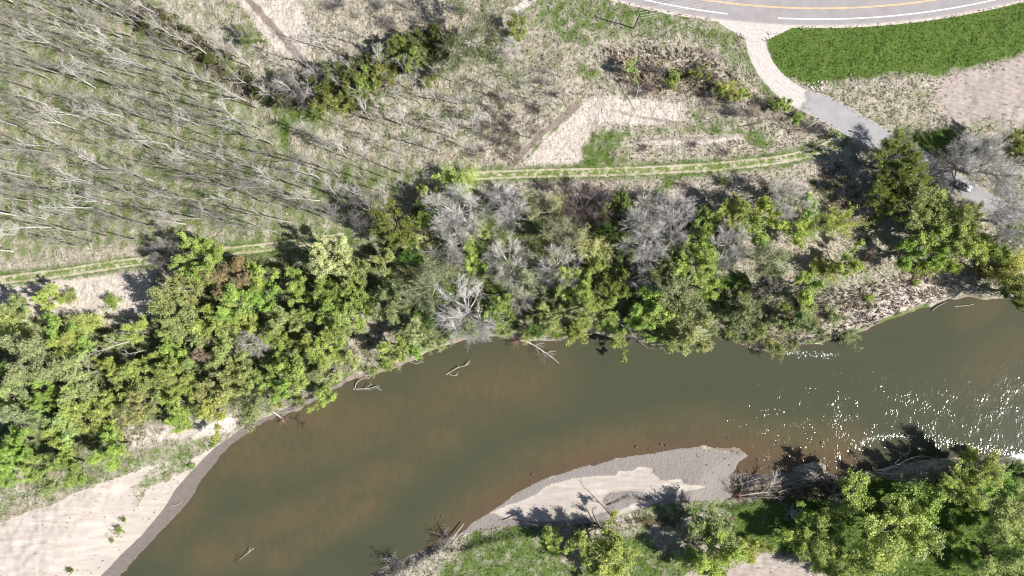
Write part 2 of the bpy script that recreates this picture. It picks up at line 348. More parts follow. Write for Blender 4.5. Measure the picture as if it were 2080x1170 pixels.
col = t.mix(f, col, (.108, .082, .045)); col = t.mix(t.rng(t.noise(.5, 5, .65, sc=(.18, 1.6, 1, .5), dist=.5), .5, .75, 0, .14), col, t.mix(1.0, col, (1.3, 1.3, 1.28), 'MULTIPLY')); col = t.mix(t.math('MULTIPLY', a_red, t.rng(t.noise(.5, 5, .65), .3, .7, .45, .85)), col, (.094, .062, .042))
w1, w2 = t.noise(1.15, 2, .5, sc=(1.3, .8, 1, -.2), dist=.5), t.noise(3.2, 2, .6)
small = t.math('MULTIPLY', w2, .003)
pk = t.math('MAXIMUM', t.math('SUBTRACT', t.math('ADD', w1, t.math('MULTIPLY', a_rif, .12)), .735), 0.0)
hh = t.math('ADD', t.math('MULTIPLY', t.math('MULTIPLY', w1, a_rif), .19), t.math('MULTIPLY', t.math('MULTIPLY', w2, a_rif), .004))
hh = t.math('ADD', hh, small)
wcol = (t.mix(t.math('MULTIPLY', t.soft(t.attr('foam'), t.noise(1.3, 5, .7), 1.6, .12), .8), col, (.72, .73, .72)))
bn = t.bump(hh, 1.0, 1.0); wdif, wgl, wfr, wms = t.n('ShaderNodeBsdfDiffuse'), t.n('ShaderNodeBsdfGlossy'), t.n('ShaderNodeFresnel'), t.n('ShaderNodeMixShader')
t.put(wdif.inputs[0], wcol); wgl.inputs['Roughness'].default_value = .12; t.put(wgl.inputs['Normal'], bn); wfr.inputs[0].default_value = 1.33; t.put(wfr.inputs[1], bn)
t.put(wms.inputs[0], wfr.outputs[0]); t.put(wms.inputs[1], wdif.outputs[0]); t.put(wms.inputs[2], wgl.outputs[0]); water_mat = t.done(wms.outputs[0])
nyw, nxw = WX.shape; idw = np.arange(nxw * nyw).reshape(nyw, nxw)
fw = np.stack([idw[:-1, :-1], idw[:-1, 1:], idw[1:, 1:], idw[1:, :-1]], -1).reshape(-1, 4)
keep = (wd.reshape(-1)[fw] > -16).any(1)
fw = fw[keep]; used, inv = np.unique(fw, return_inverse=True); fw = inv.reshape(fw.shape)
pick = lambda A: A.reshape(-1)[used]
river = link('river', mesh_np('river', np.stack([pick(WX), pick(WY), np.full(len(used), ZW)], -1), fw, {'shoal': pick(sh), 'silt': pick(red), 'riffle': pick(rif), 'foam': pick(foam)}, True), water_mat)
tag(river, 'murky olive-brown river with glinting riffles and sunken sand shoals', None, None, 'structure')

# ------------------------------------------------------------------ roads
def ribbon(name, mat, cl, widths, lift, closed=False, nx=3):
    pts = [G(*p) for p in cl]; vs, fs, uv = [], [], []
    n = len(pts); acc = 0
    for i, p in enumerate(pts):
        a, b = pts[max(i - 1, 0)], pts[min(i + 1, n - 1)]
        d = (b - a); d.z = 0; d.normalize(); s = Vector((-d.y, d.x, 0))
        w = (widths[i] if hasattr(widths, '__len__') else widths) / 6.667
        if i: acc += (p - pts[i - 1]).length
        for k in range(nx + 1):
            u = k / nx; q = p + s * (w * (u - .5)); vs.append((q.x, q.y, gz(q.x, q.y) + lift)); uv.append((u, acc))
    for i in range(n - 1):
        for k in range(nx):
            a = i * (nx + 1) + k; fs.append((a, a + nx + 1, a + nx + 2, a + 1))
    me = mesh_np(name, vs, fs, {'across': [u for u, _ in uv], 'along': [v for _, v in uv]})
    if me.polygons[0].normal.z < 0: me.flip_normals()
    return link(name, me, mat)
def interp_w(cl, ws, n):
    out = []
    for i in range(len(cl) - 1): out += [ws[i] + (ws[i + 1] - ws[i]) * k / n for k in range(n)]
    return out + [ws[-1]]

t = NT('gravel_surface')
ac = t.attr('across'); e = t.math('ABSOLUTE', t.math('SUBTRACT', ac, .5)); n1, n2 = t.noise(.9, 5, .65), t.noise(6, 3)
rut = t.math('SINE', t.math('ADD', t.math('MULTIPLY', ac, 38), t.math('MULTIPLY', t.noise(.12, 3), 9)))
c = t.mix(t.rng(n1, .3, .7), (.40, .37, .345), (.54, .515, .49)); c = t.mix(t.math('MULTIPLY', t.rng(rut, -.2, 1), .35), c, (.59, .56, .535)); c = t.mix(t.rng(n2, .6, .75), c, (.40, .355, .32))
al = t.rng(t.math('ADD', e, t.math('MULTIPLY', t.math('SUBTRACT', n1, .5), .22)), .40, .44)
ms = t.n('ShaderNodeMixShader'); t.put(ms.inputs[0], al); t.put(ms.inputs[1], t.principled(c, .95, .1, t.bump(n2, .4, .05))); t.put(ms.inputs[2], t.n('ShaderNodeBsdfTransparent').outputs[0])
gravel_mat = t.done(ms.outputs[0])
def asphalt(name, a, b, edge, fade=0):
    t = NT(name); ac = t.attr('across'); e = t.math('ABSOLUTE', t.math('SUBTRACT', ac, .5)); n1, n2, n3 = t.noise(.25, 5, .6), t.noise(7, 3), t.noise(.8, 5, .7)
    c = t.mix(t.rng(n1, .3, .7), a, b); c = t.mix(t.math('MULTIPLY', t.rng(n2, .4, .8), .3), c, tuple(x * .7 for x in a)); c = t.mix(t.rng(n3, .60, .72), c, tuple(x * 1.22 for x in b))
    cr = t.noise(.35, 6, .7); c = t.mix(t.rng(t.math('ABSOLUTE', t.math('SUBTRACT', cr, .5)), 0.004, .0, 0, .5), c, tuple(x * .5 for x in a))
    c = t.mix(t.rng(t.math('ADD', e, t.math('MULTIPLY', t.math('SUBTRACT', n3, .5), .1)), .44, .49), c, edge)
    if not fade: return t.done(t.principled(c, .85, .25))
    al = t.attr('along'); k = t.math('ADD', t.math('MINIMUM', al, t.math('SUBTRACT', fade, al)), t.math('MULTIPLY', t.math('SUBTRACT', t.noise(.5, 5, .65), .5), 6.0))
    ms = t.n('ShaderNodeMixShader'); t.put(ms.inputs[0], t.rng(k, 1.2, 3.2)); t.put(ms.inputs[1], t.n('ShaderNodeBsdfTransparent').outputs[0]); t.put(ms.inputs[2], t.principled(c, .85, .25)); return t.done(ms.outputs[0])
hwy_mat = asphalt('highway_asphalt', (.27, .25, .255), (.335, .31, .315), (.36, .33, .32))
lane_mat = asphalt('old_asphalt', (.28, .275, .285), (.36, .35, .36), (.43, .39, .365), 37.5)
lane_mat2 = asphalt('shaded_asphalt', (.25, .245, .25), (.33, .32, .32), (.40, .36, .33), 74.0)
def arc(r, a0, a1, n):                            # the highway's curve, as photo pixels
    return [(HWY_C[0] + r * math.sin(R(a)), HWY_C[1] + r * math.cos(R(a))) for a in np.linspace(a0, a1, n)]
def road(name, mat, cl, w, lift, label, nx=3):
    return tag(ribbon(name, mat, cl, w, lift, nx=nx), label, None, None, 'structure')
road('road_shoulder', simple_mat('shoulder_gravel', (.52, .46, .42), .95, .1, .3, 1.5), arc(HWY_R - 4, -55, 55, 180), 88, .012, 'pale gravel shoulder along the curving highway', 4)
road('highway', hwy_mat, arc(HWY_R, -55, 55, 180), 70, .03, 'grey asphalt highway curving across the top of the scene', 4)
white_paint, yellow_paint = simple_mat('white_paint', (.80, .79, .77), .6, .3, .1, 6), simple_mat('yellow_paint', (.70, .49, .24), .6, .3, .12, 5)
road('road_marking', white_paint, arc(HWY_R + 22, -55, -6.6, 90), 2.2, .036, 'white edge line of the highway before the gravel junction', 1)
road('road_marking', white_paint, arc(HWY_R + 22, -3.0, 55, 100), 2.2, .036, 'white edge line of the highway beyond the gravel junction', 1)
road('road_marking', white_paint, arc(HWY_R - 22, -55, 55, 150), 2.2, .036, 'white edge line on the far side of the highway', 1)
road('road_marking', yellow_paint, arc(HWY_R - .9, -55, 55, 170), 1.0, .036, 'yellow centre line of the highway, inner stripe', 1)
road('road_marking', yellow_paint, arc(HWY_R + .9, -55, 55, 170), 1.0, .036, 'yellow centre line of the highway, outer stripe', 1)
gcl = smooth_line(GRAVEL_ROAD, 6); gw = [w * 1.12 for w in interp_w(GRAVEL_ROAD, ROAD_W, 6)]
road('gravel_road', gravel_mat, gcl, gw, .022, 'pale gravel side road curving down from the highway', 6)
road('gravel_apron', gravel_mat, smooth_line([(1462,40),(1500,53),(1535,60),(1570,56),(1612,46)], 6), interp_w([0] * 5, [16, 38, 62, 44, 16], 6), .026, 'flared pale gravel mouth where the side road meets the highway', 6)
pcl = smooth_line([(1622,198),(1680,222),(1740,257),(1800,289),(1842,308)], 8)
road('asphalt_lane', lane_mat, pcl, interp_w([0] * 5, [44, 52, 52, 50, 42], 8), .034, 'worn grey asphalt stretch of the side road', 5)
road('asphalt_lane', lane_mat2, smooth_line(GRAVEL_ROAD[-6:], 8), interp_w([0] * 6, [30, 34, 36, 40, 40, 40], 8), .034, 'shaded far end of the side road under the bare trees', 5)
road('gravel_stub', gravel_mat, smooth_line(STUB, 6), 20, .03, 'short pale gravel track leaving the picture at the top', 5)
t = NT('two_track')
ac = t.attr('across'); n1, n2 = t.noise(1.0, 5, .65), t.noise(.15, 3)
off = t.math('ADD', ac, t.math('MULTIPLY', t.math('SUBTRACT', n1, .5), .22)); rd = t.math('ABSOLUTE', t.math('SUBTRACT', t.math('ABSOLUTE', t.math('SUBTRACT', off, .5)), .27))
m_r = t.rng(t.math('ADD', rd, t.math('MULTIPLY', t.math('SUBTRACT', n2, .5), .12)), .03, .12, .9, 0)
c = t.mix(n1, (.36, .31, .25), (.55, .49, .41)); c = t.mix(t.rng(n2, .45, .6), c, t.mix(n1, (.24, .23, .12), (.46, .43, .28)))
gr = t.mix(t.rng(t.noise(2.2, 4, .6), .35, .65), (.07, .115, .028), (.20, .24, .08))
mid = t.rng(t.math('ADD', t.math('ABSOLUTE', t.math('SUBTRACT', off, .5)), t.math('MULTIPLY', t.math('SUBTRACT', t.noise(.6, 4, .6), .5), .35)), .34, .46)
gr = t.mix(t.rng(t.noise(.5, 5, .65), .48, .62), gr, t.mix(n1, (.30, .27, .18), (.55, .50, .38))); c = t.mix(t.math('MULTIPLY', m_r, t.rng(t.noise(.35, 4), .35, .55, .45, 1)), gr, c)
ms = t.n('ShaderNodeMixShader'); t.put(ms.inputs[0], mid); t.put(ms.inputs[1], t.principled(c, .95, .1)); t.put(ms.inputs[2], t.n('ShaderNodeBsdfTransparent').outputs[0])
road('dirt_track', t.done(ms.outputs[0]), smooth_line(TRACK, 8), 25, .06, 'grassy two-rut dirt track running along the lower edge of the plantation', 6)
road('dirt_track', t.m, smooth_line(TRACK_B, 8), 25, .06, 'grassy two-rut dirt track curving up to the asphalt lane', 6)
# ------------------------------------------------------------------ plant shapes
def unit(v): return v / (np.linalg.norm(v) + 1e-9)
def tubes(segs, sides_thick=6, sides_thin=3, thin=.05):
    S = np.asarray(segs, float)
    vs, fs, base = [], [], 0
    for sel, k in ((S[:, 6] >= thin, sides_thick), (S[:, 6] < thin, sides_thin)):
        A = S[sel]
        if not len(A): continue
        p0, p1, r0, r1 = A[:, :3], A[:, 3:6], A[:, 6], A[:, 7]
        d = p1 - p0; L = np.linalg.norm(d, axis=1, keepdims=True) + 1e-9; d = d / L
        ref = np.where(np.abs(d[:, 2:3]) > .9, [[1., 0, 0]], [[0, 0, 1.]]); u = np.cross(d, ref); u /= np.linalg.norm(u, axis=1, keepdims=True); w = np.cross(d, u)
        an = np.arange(k) * 2 * np.pi / k
        ring = u[:, None] * np.cos(an)[None, :, None] + w[:, None] * np.sin(an)[None, :, None]
        V = np.concatenate([p0[:, None] - d[:, None] * np.minimum(r0, .12)[:, None, None] * .3 + ring * r0[:, None, None], p1[:, None] + ring * r1[:, None, None]], 1).reshape(-1, 3)
        n = len(A); b = base + np.arange(n)[:, None] * 2 * k; i = np.arange(k)[None]; j = (i + 1) % k
        Fq = np.stack([b + i, b + j, b + k + j, b + k + i], -1).reshape(-1, 4)
        vs.append(V); fs.append(Fq); base += len(V)
    return np.concatenate(vs), np.concatenate(fs)
def leaves(pos, nrm, size, aspect=.62):
    n = len(pos); nrm = nrm / (np.linalg.norm(nrm, axis=1, keepdims=True) + 1e-9)
    u = np.cross(nrm, rng.normal(size=(n, 3))); u /= np.linalg.norm(u, axis=1, keepdims=True) + 1e-9; w = np.cross(nrm, u)
    s = size[:, None] * .5
    V = np.stack([pos - u * s, pos - w * s * aspect + nrm * s * .18, pos + u * s, pos + w * s * aspect + nrm * s * .18], 1).reshape(-1, 3)
    return V, np.arange(n * 4).reshape(n, 4)
def wander(segs, p, d, L, r0, r1, n, bend=.18, up=.0):
    pts = [(p, d)]
    for i in range(n):
        d = unit(d + rng.normal(size=3) * bend + np.array([0, 0, up])); q = p + d * L / n
        a, b = r0 + (r1 - r0) * i / n, r0 + (r1 - r0) * (i + 1) / n
        segs.append((*p, *q, a, b)); p = q; pts.append((p, d))
    return pts
def side(d, ang):
    a = unit(np.cross(d, rng.normal(size=3))); return unit(d * math.cos(ang) + a * math.sin(ang))

def broad_tree(h, Rr, nl, dens, leaf, twig_r=.03, limb=.5, spread=(25, 68), clear=.22, fine=3, nleaf=30, tuft=.55):
    """trunk + limbs (one mesh) and twigs + leaf sprays (crown mesh); Rr crown radius, h height"""
    trunk, twigs, lp, ln, lv = [], [], [], [], []
    tr = .028 * h + .05
    tp = wander(trunk, np.array([0, 0, -.4]), np.array([0, 0, 1.]), h * clear + .4, tr, tr * .8, 3, .05)
    top = tp[-1][0]; starts = []
    lead = wander(trunk, top, np.array([0, 0, 1.]), h * .55, tr * limb * 1.4, tr * limb * .3, 5, .14); starts += [(lead[2], .7), (lead[3], .6), (lead[4], .5), (lead[5], .45)]
    az0 = rng.random() * 6.28
    for i in range(nl):
        az = az0 + i * 2.4 + rng.normal() * .3; el = R(rng.uniform(*spread)); k = rng.uniform(0, .6)
        d = np.array([math.cos(az) * math.cos(el), math.sin(az) * math.cos(el), math.sin(el)])
        p = top * (1 - k) + lead[2][0] * k if rng.random() < .7 else top * (1 - .3 * k)
        L = min(Rr / max(math.cos(el), .35), (h - p[2]) / max(math.sin(el), .3)) * rng.uniform(.72, 1.02)
        b = wander(trunk, p, d, L * .85, tr * limb, tr * limb * .24, 5, .15, .03)
        starts += [(b[j], .30 + .07 * (5 - j)) for j in (3, 4, 5)]
    for (p, d), f in starts:
        for _ in range(fine):
            dd = side(d, R(rng.uniform(20, 65))); dd[2] += .15; L = Rr * f * rng.uniform(.6, 1.1)
            b = wander(twigs, p, unit(dd), L, twig_r * 2.2, twig_r, 3, .2, .04)
            shade = rng.normal() * .12
            for q, e in b[1:]:
                for _ in range(dens):
                    e2 = side(e, R(rng.uniform(15, 60))); l2 = L * rng.uniform(.35, .72)
                    c = wander(twigs, q, unit(e2 + [0, 0, .12]), l2, twig_r, twig_r * .6, 2, .2)
                    if nleaf:
                        m = max(2, int(nleaf * rng.uniform(.5, 1.3)))
                        tt = rng.random(m)[:, None]; base = c[0][0] * (1 - tt) + c[-1][0] * tt * 1.06
                        o = rng.normal(size=(m, 3)) * tuft * np.array([1, 1, .7]); lp.append(base + o * .6); ln.append(rng.normal(size=(m, 3)) * .75 + [0, 0, .75])
                        lv.append(np.full(m, shade + rng.normal() * .10) + rng.normal(size=m) * .10)
    out = [np.array(trunk), np.array(twigs)]
    if nleaf:
        lp, ln, lv = np.concatenate(lp), np.concatenate(ln), np.concatenate(lv)
        lp[:, 2] = np.maximum(lp[:, 2], .25)
        out += [lp, ln, rng.uniform(.7, 1.3, len(lp)) * leaf, lv]
    return out
def build_tree(kind, *a, **k):
    """-> (trunk mesh, crown mesh)"""
    leafy = k.get('nleaf', 30) > 0; o = broad_tree(*a, **k)
    v, f = tubes(o[0]); tm = mesh_np(kind + '_trunk', v, f, None, True)
    tv, tf = tubes(o[1]); nv = np.full(len(tv), -9.0)
    if leafy:
        lv, lf = leaves(o[2], o[3], o[4]); V = np.concatenate([tv, lv]); Fq = np.concatenate([tf, lf + len(tv)]); nv = np.concatenate([nv, np.repeat(o[5], 4)])
    else: V, Fq = tv, tf
    return tm, mesh_np(kind + '_crown', V, Fq, {'tone': nv})
def pole_tree(h, n=22, spread=.22, sub=5):
    trunk, tw = [], []
    tr = .0105 * h + .02
    lean = np.array([rng.normal() * .05, rng.normal() * .05, 1.])
    tp = wander(trunk, np.array([0, 0, -.3]), unit(lean), h * .92 + .3, tr, tr * .22, 9, .035)
    if rng.random() < .45:
        k = rng.integers(2, 5); e = side(tp[k][1], R(18)); tp += wander(trunk, tp[k][0], e, h * .5, tr * .55, tr * .15, 5, .06, .08)[1:]
    pts = tp[3:]
    for i in range(n):
        p, d = pts[int(rng.integers(0, len(pts)))]; p = p + d * rng.uniform(-.5, .5) * h / 10
        z = max(0, p[2] / h); L = h * spread * (1.25 - z) * rng.uniform(.6, 1.25) + .6
        b = wander(tw, p, side(d, R(rng.uniform(28, 62))), L, .036, .018, 3, .14, .10)
        for q, e in b[1:]:
            for _ in range(sub // 2 + 1):
                wander(tw, q, side(e, R(rng.uniform(20, 55))), L * rng.uniform(.3, .6), .018, .010, 2, .18, .04)
    v, f = tubes(trunk); tv, tf = tubes(tw)
    return mesh_np('pole_trunk', v, f, None, True), mesh_np('pole_crown', tv, tf)
def bush(h, Rr, stems, nleaf, leaf, tuft=.35, twig=.022):
    tr, tw, lp, ln, lv = [], [], [], [], []
    for i in range(stems):
        az = rng.random() * 6.28; el = R(rng.uniform(35, 85)); d = np.array([math.cos(az) * math.cos(el), math.sin(az) * math.cos(el), math.sin(el)])
        L = min(h / math.sin(el), Rr / max(math.cos(el), .2)) * rng.uniform(.7, 1.1); p = np.array([math.cos(az), math.sin(az), 0]) * Rr * .15 * rng.random(); p[2] = -.2
        b = wander(tr, p, d, L, .05, .02, 4, .14, .02); sh = rng.normal() * .12
        for q, e in b[1:]:
            for _ in range(4):
                c = wander(tw, q, side(e, R(rng.uniform(20, 70))), L * rng.uniform(.2, .42), twig, twig * .6, 2, .2, .05)
                if nleaf:
                    m = max(1, int(nleaf * rng.uniform(.5, 1.4))); tt = rng.random(m)[:, None]
                    lp.append(c[0][0] * (1 - tt) + c[-1][0] * tt + rng.normal(size=(m, 3)) * tuft * .5); ln.append(rng.normal(size=(m, 3)) * .8 + [0, 0, .7]); lv.append(np.full(m, sh) + rng.normal(size=m) * .12)
    v, f = tubes(tr, 4); tv, tf = tubes(tw); nv = np.full(len(tv), -9.0)
    if nleaf:
        P_, N_, V_ = np.concatenate(lp), np.concatenate(ln), np.concatenate(lv); P_[:, 2] = np.maximum(P_[:, 2], .12)
        a, b = leaves(P_, N_, rng.uniform(.7, 1.3, len(P_)) * leaf); tf = np.concatenate([tf, b + len(tv)]); tv = np.concatenate([tv, a]); nv = np.concatenate([nv, np.repeat(V_, 4)])
    return mesh_np('bush_stem', v, f, None, True), mesh_np('bush_crown', tv, tf, {'tone': nv})

# foliage takes the colour of its own object; twigs inside a crown carry tone -9
t = NT('foliage'); oi = t.n('ShaderNodeObjectInfo'); tone = t.attr('tone')
isl = t.rng(tone, -5, -4); hv = t.rng(tone, -.4, .4, .50, 1.48)
cc = t.mix(1.0, oi.outputs['Color'], hv, 'MULTIPLY'); cc = t.mix(t.rng(t.noise(.5, 3), .4, .75, 0, .25), cc, (.31, .34, .07)); cc = t.mix(t.rng(t.noise(.22, 2), .5, .8, 0, .4), cc, t.mix(1.0, cc, (.70, .85, .75), 'MULTIPLY'))
df, tl, gl = t.n('ShaderNodeBsdfDiffuse'), t.n('ShaderNodeBsdfTranslucent'), t.n('ShaderNodeBsdfGlossy')
t.put(df.inputs[0], cc); t.put(tl.inputs[0], t.mix(1.0, cc, (1.15, 1.25, .6), 'MULTIPLY')); gl.inputs['Roughness'].default_value = .45
m1, m2, m3 = t.n('ShaderNodeMixShader'), t.n('ShaderNodeMixShader'), t.n('ShaderNodeMixShader')
m1.inputs[0].default_value = .27; t.put(m1.inputs[1], df.outputs[0]); t.put(m1.inputs[2], tl.outputs[0])
m2.inputs[0].default_value = .035; t.put(m2.inputs[1], m1.outputs[0]); t.put(m2.inputs[2], gl.outputs[0])
bk = t.n('ShaderNodeBsdfDiffuse'); t.put(bk.inputs[0], (.21, .18, .15))
t.put(m3.inputs[0], isl); t.put(m3.inputs[1], bk.outputs[0]); t.put(m3.inputs[2], m2.outputs[0]); leaf_mat = t.done(m3.outputs[0])
t = NT('bark'); n_ = t.noise(2.5, 5, .65, sc=(1, 1, .3)); bark_mat = t.done(t.principled(t.mix(n_, (.13, .11, .09), (.30, .265, .23)), .9, .15))
t = NT('pale_bark'); oi = t.n('ShaderNodeObjectInfo'); n_ = t.noise(1.8, 5, .65)
pale_mat = t.done(t.principled(t.mix(1.0, oi.outputs['Color'], t.rng(n_, .25, .75, .68, 1.2), 'MULTIPLY'), .85, .2))

PROTO = {
 'L': [build_tree('leafy', 15.5, 6.4, 9, 2, .35, nleaf=30, tuft=.44) for _ in range(4)],
 'M': [build_tree('leafy_mid', 11, 4.2, 7, 2, .33, nleaf=21, tuft=.36) for _ in range(4)],
 'S': [build_tree('budding', 15, 6.6, 9, 3, .30, nleaf=6, tuft=.5, fine=5, twig_r=.028, limb=.28) for _ in range(3)],
 'B': [build_tree('bare', 15, 7.2, 12, 5, .3, nleaf=0, fine=5, twig_r=.025, limb=.34, spread=(18, 66)) for _ in range(4)],
 'W': [bush(6.5, 3.6, 22, 24, .27, .5) for _ in range(3)],
 'H': [bush(3.0, 2.3, 16, 15, .24, .4) for _ in range(3)],
 'T': [bush(3.4, 2.5, 22, 0, .3) for _ in range(3)],
 'P': [pole_tree(h, n, s) for h, n, s in ((19, 22, .20), (17, 20, .22), (20, 24, .18), (16, 18, .24), (18, 22, .20), (15, 18, .25))],
 'Y': [pole_tree(h, 14, .22, 4) for h in (9.5, 8.5, 10.5)],
}
BASE_R = {'L': 6.9, 'M': 4.7, 'S': 6.6, 'B': 6.8, 'W': 3.7, 'H': 2.4, 'T': 2.5}
BASE_H = {'L': 15.5, 'M': 11, 'S': 15, 'B': 15, 'W': 6.5, 'H': 3.0, 'T': 3.4}
# leaf and bark colours (albedo)
COL = {'yg': (.410, .500, .140), 'g': (.325, .455, .105), 'ol': (.390, .440, .170), 'dk': (.185, .225, .045), 'pl': (.430, .490, .220), 'yl': (.430, .505, .135), 'gd': (.100, .200, .038),
       'pa': (.42, .43, .27), 'cr': (.60, .61, .31), 'ye': (.58, .61, .20), 'go': (.56, .52, .16), 'ru': (.30, .18, .07), 'sg': (.33, .385, .185), 'br': (.30, .26, .14),
       'si': (.56, .54, .515), 'li': (.51, .485, .475), 'dg': (.23, .21, .205), 'pu': (.16, .12, .12), 'pk': (.36, .27, .225), 'wh': (.50, .475, .44), 'wg': (.36, .335, .30)}
_cache = {}
def plant(kind, x, y, r, col, label, cat, name, group=None, zc=.62, squash=1.0, hf=1.0, rz=None, dim=1.0):
    i = int(rng.integers(0, len(PROTO[kind]))); tm, cm = PROTO[kind][i]
    s = r / 6.62 / BASE_R[kind] if kind in BASE_R else r
    hs = s * hf * (1.0 if kind in 'HTWPY' else float(np.clip(1 / s, .8, 1.25)) ** .5)
    hh = BASE_H.get(kind, 16) * hs * zc
    q = G(x, y); wx_, wy_ = (x - 1040) / F * (H - hh - q.z), (585 - y) / F * (H - hh - q.z)
    if kind in 'PY': wx_, wy_ = q.x, q.y
    z = max(gz(wx_, wy_), ZW - .3)
    if kind in 'BT': z -= .05
    e = empty(name, (wx_, wy_, z), rng.random() * 6.28 if rz is None else rz, (s, s * squash, hs))
    a, b = bpy.data.objects.new('trunk' if kind not in 'HWT' else 'stem', tm), bpy.data.objects.new('crown', cm)
    for o in (a, b): C.objects.link(o); o.parent = e
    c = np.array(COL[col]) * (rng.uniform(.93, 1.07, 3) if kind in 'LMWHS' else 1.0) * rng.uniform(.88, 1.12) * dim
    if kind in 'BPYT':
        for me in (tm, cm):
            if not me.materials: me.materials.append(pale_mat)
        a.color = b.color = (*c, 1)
    elif kind == 'S':
        if not tm.materials: tm.materials.append(pale_mat)
        if not cm.materials: cm.materials.append(leaf_mat)
        a.color = (*COL['si'], 1); b.color = (*c, 1)
    else:
        if not tm.materials: tm.materials.append(bark_mat)
        if not cm.materials: cm.materials.append(leaf_mat)
        b.color = (*c, 1)
    tag(e, label, cat, group)
    return e
# ------------------------------------------------------------------ every tree and shrub the photo shows: kind|x|y|radius (photo px)|colour|where
NAMES = {'L': ('leafy_tree', 'tree', 'leafy tree'), 'M': ('leafy_tree', 'tree', 'leafy tree'), 'S': ('budding_tree', 'tree', 'half-bare budding tree'), 'B': ('bare_tree', 'tree', 'bare tree'),
         'W': ('tall_shrub', 'shrub', 'tall shrub'), 'H': ('shrub', 'shrub', 'shrub'), 'T': ('bare_shrub', 'shrub', 'bare twiggy shrub')}
WORDS = {'yg': 'yellow-green', 'g': 'bright green', 'ol': 'olive-green', 'dk': 'dark olive', 'pl': 'pale sage', 'yl': 'lime-yellow', 'gd': 'deep green', 'pa': 'pale cream-green', 'cr': 'cream-yellow', 'ye': 'pale yellow',
         'go': 'golden', 'ru': 'rusty', 'sg': 'grey-green', 'br': 'brownish', 'si': 'silver-grey', 'li': 'lilac-grey', 'dg': 'dark grey', 'pu': 'purplish', 'pk': 'pinkish', 'wh': 'whitish', 'wg': 'warm grey'}
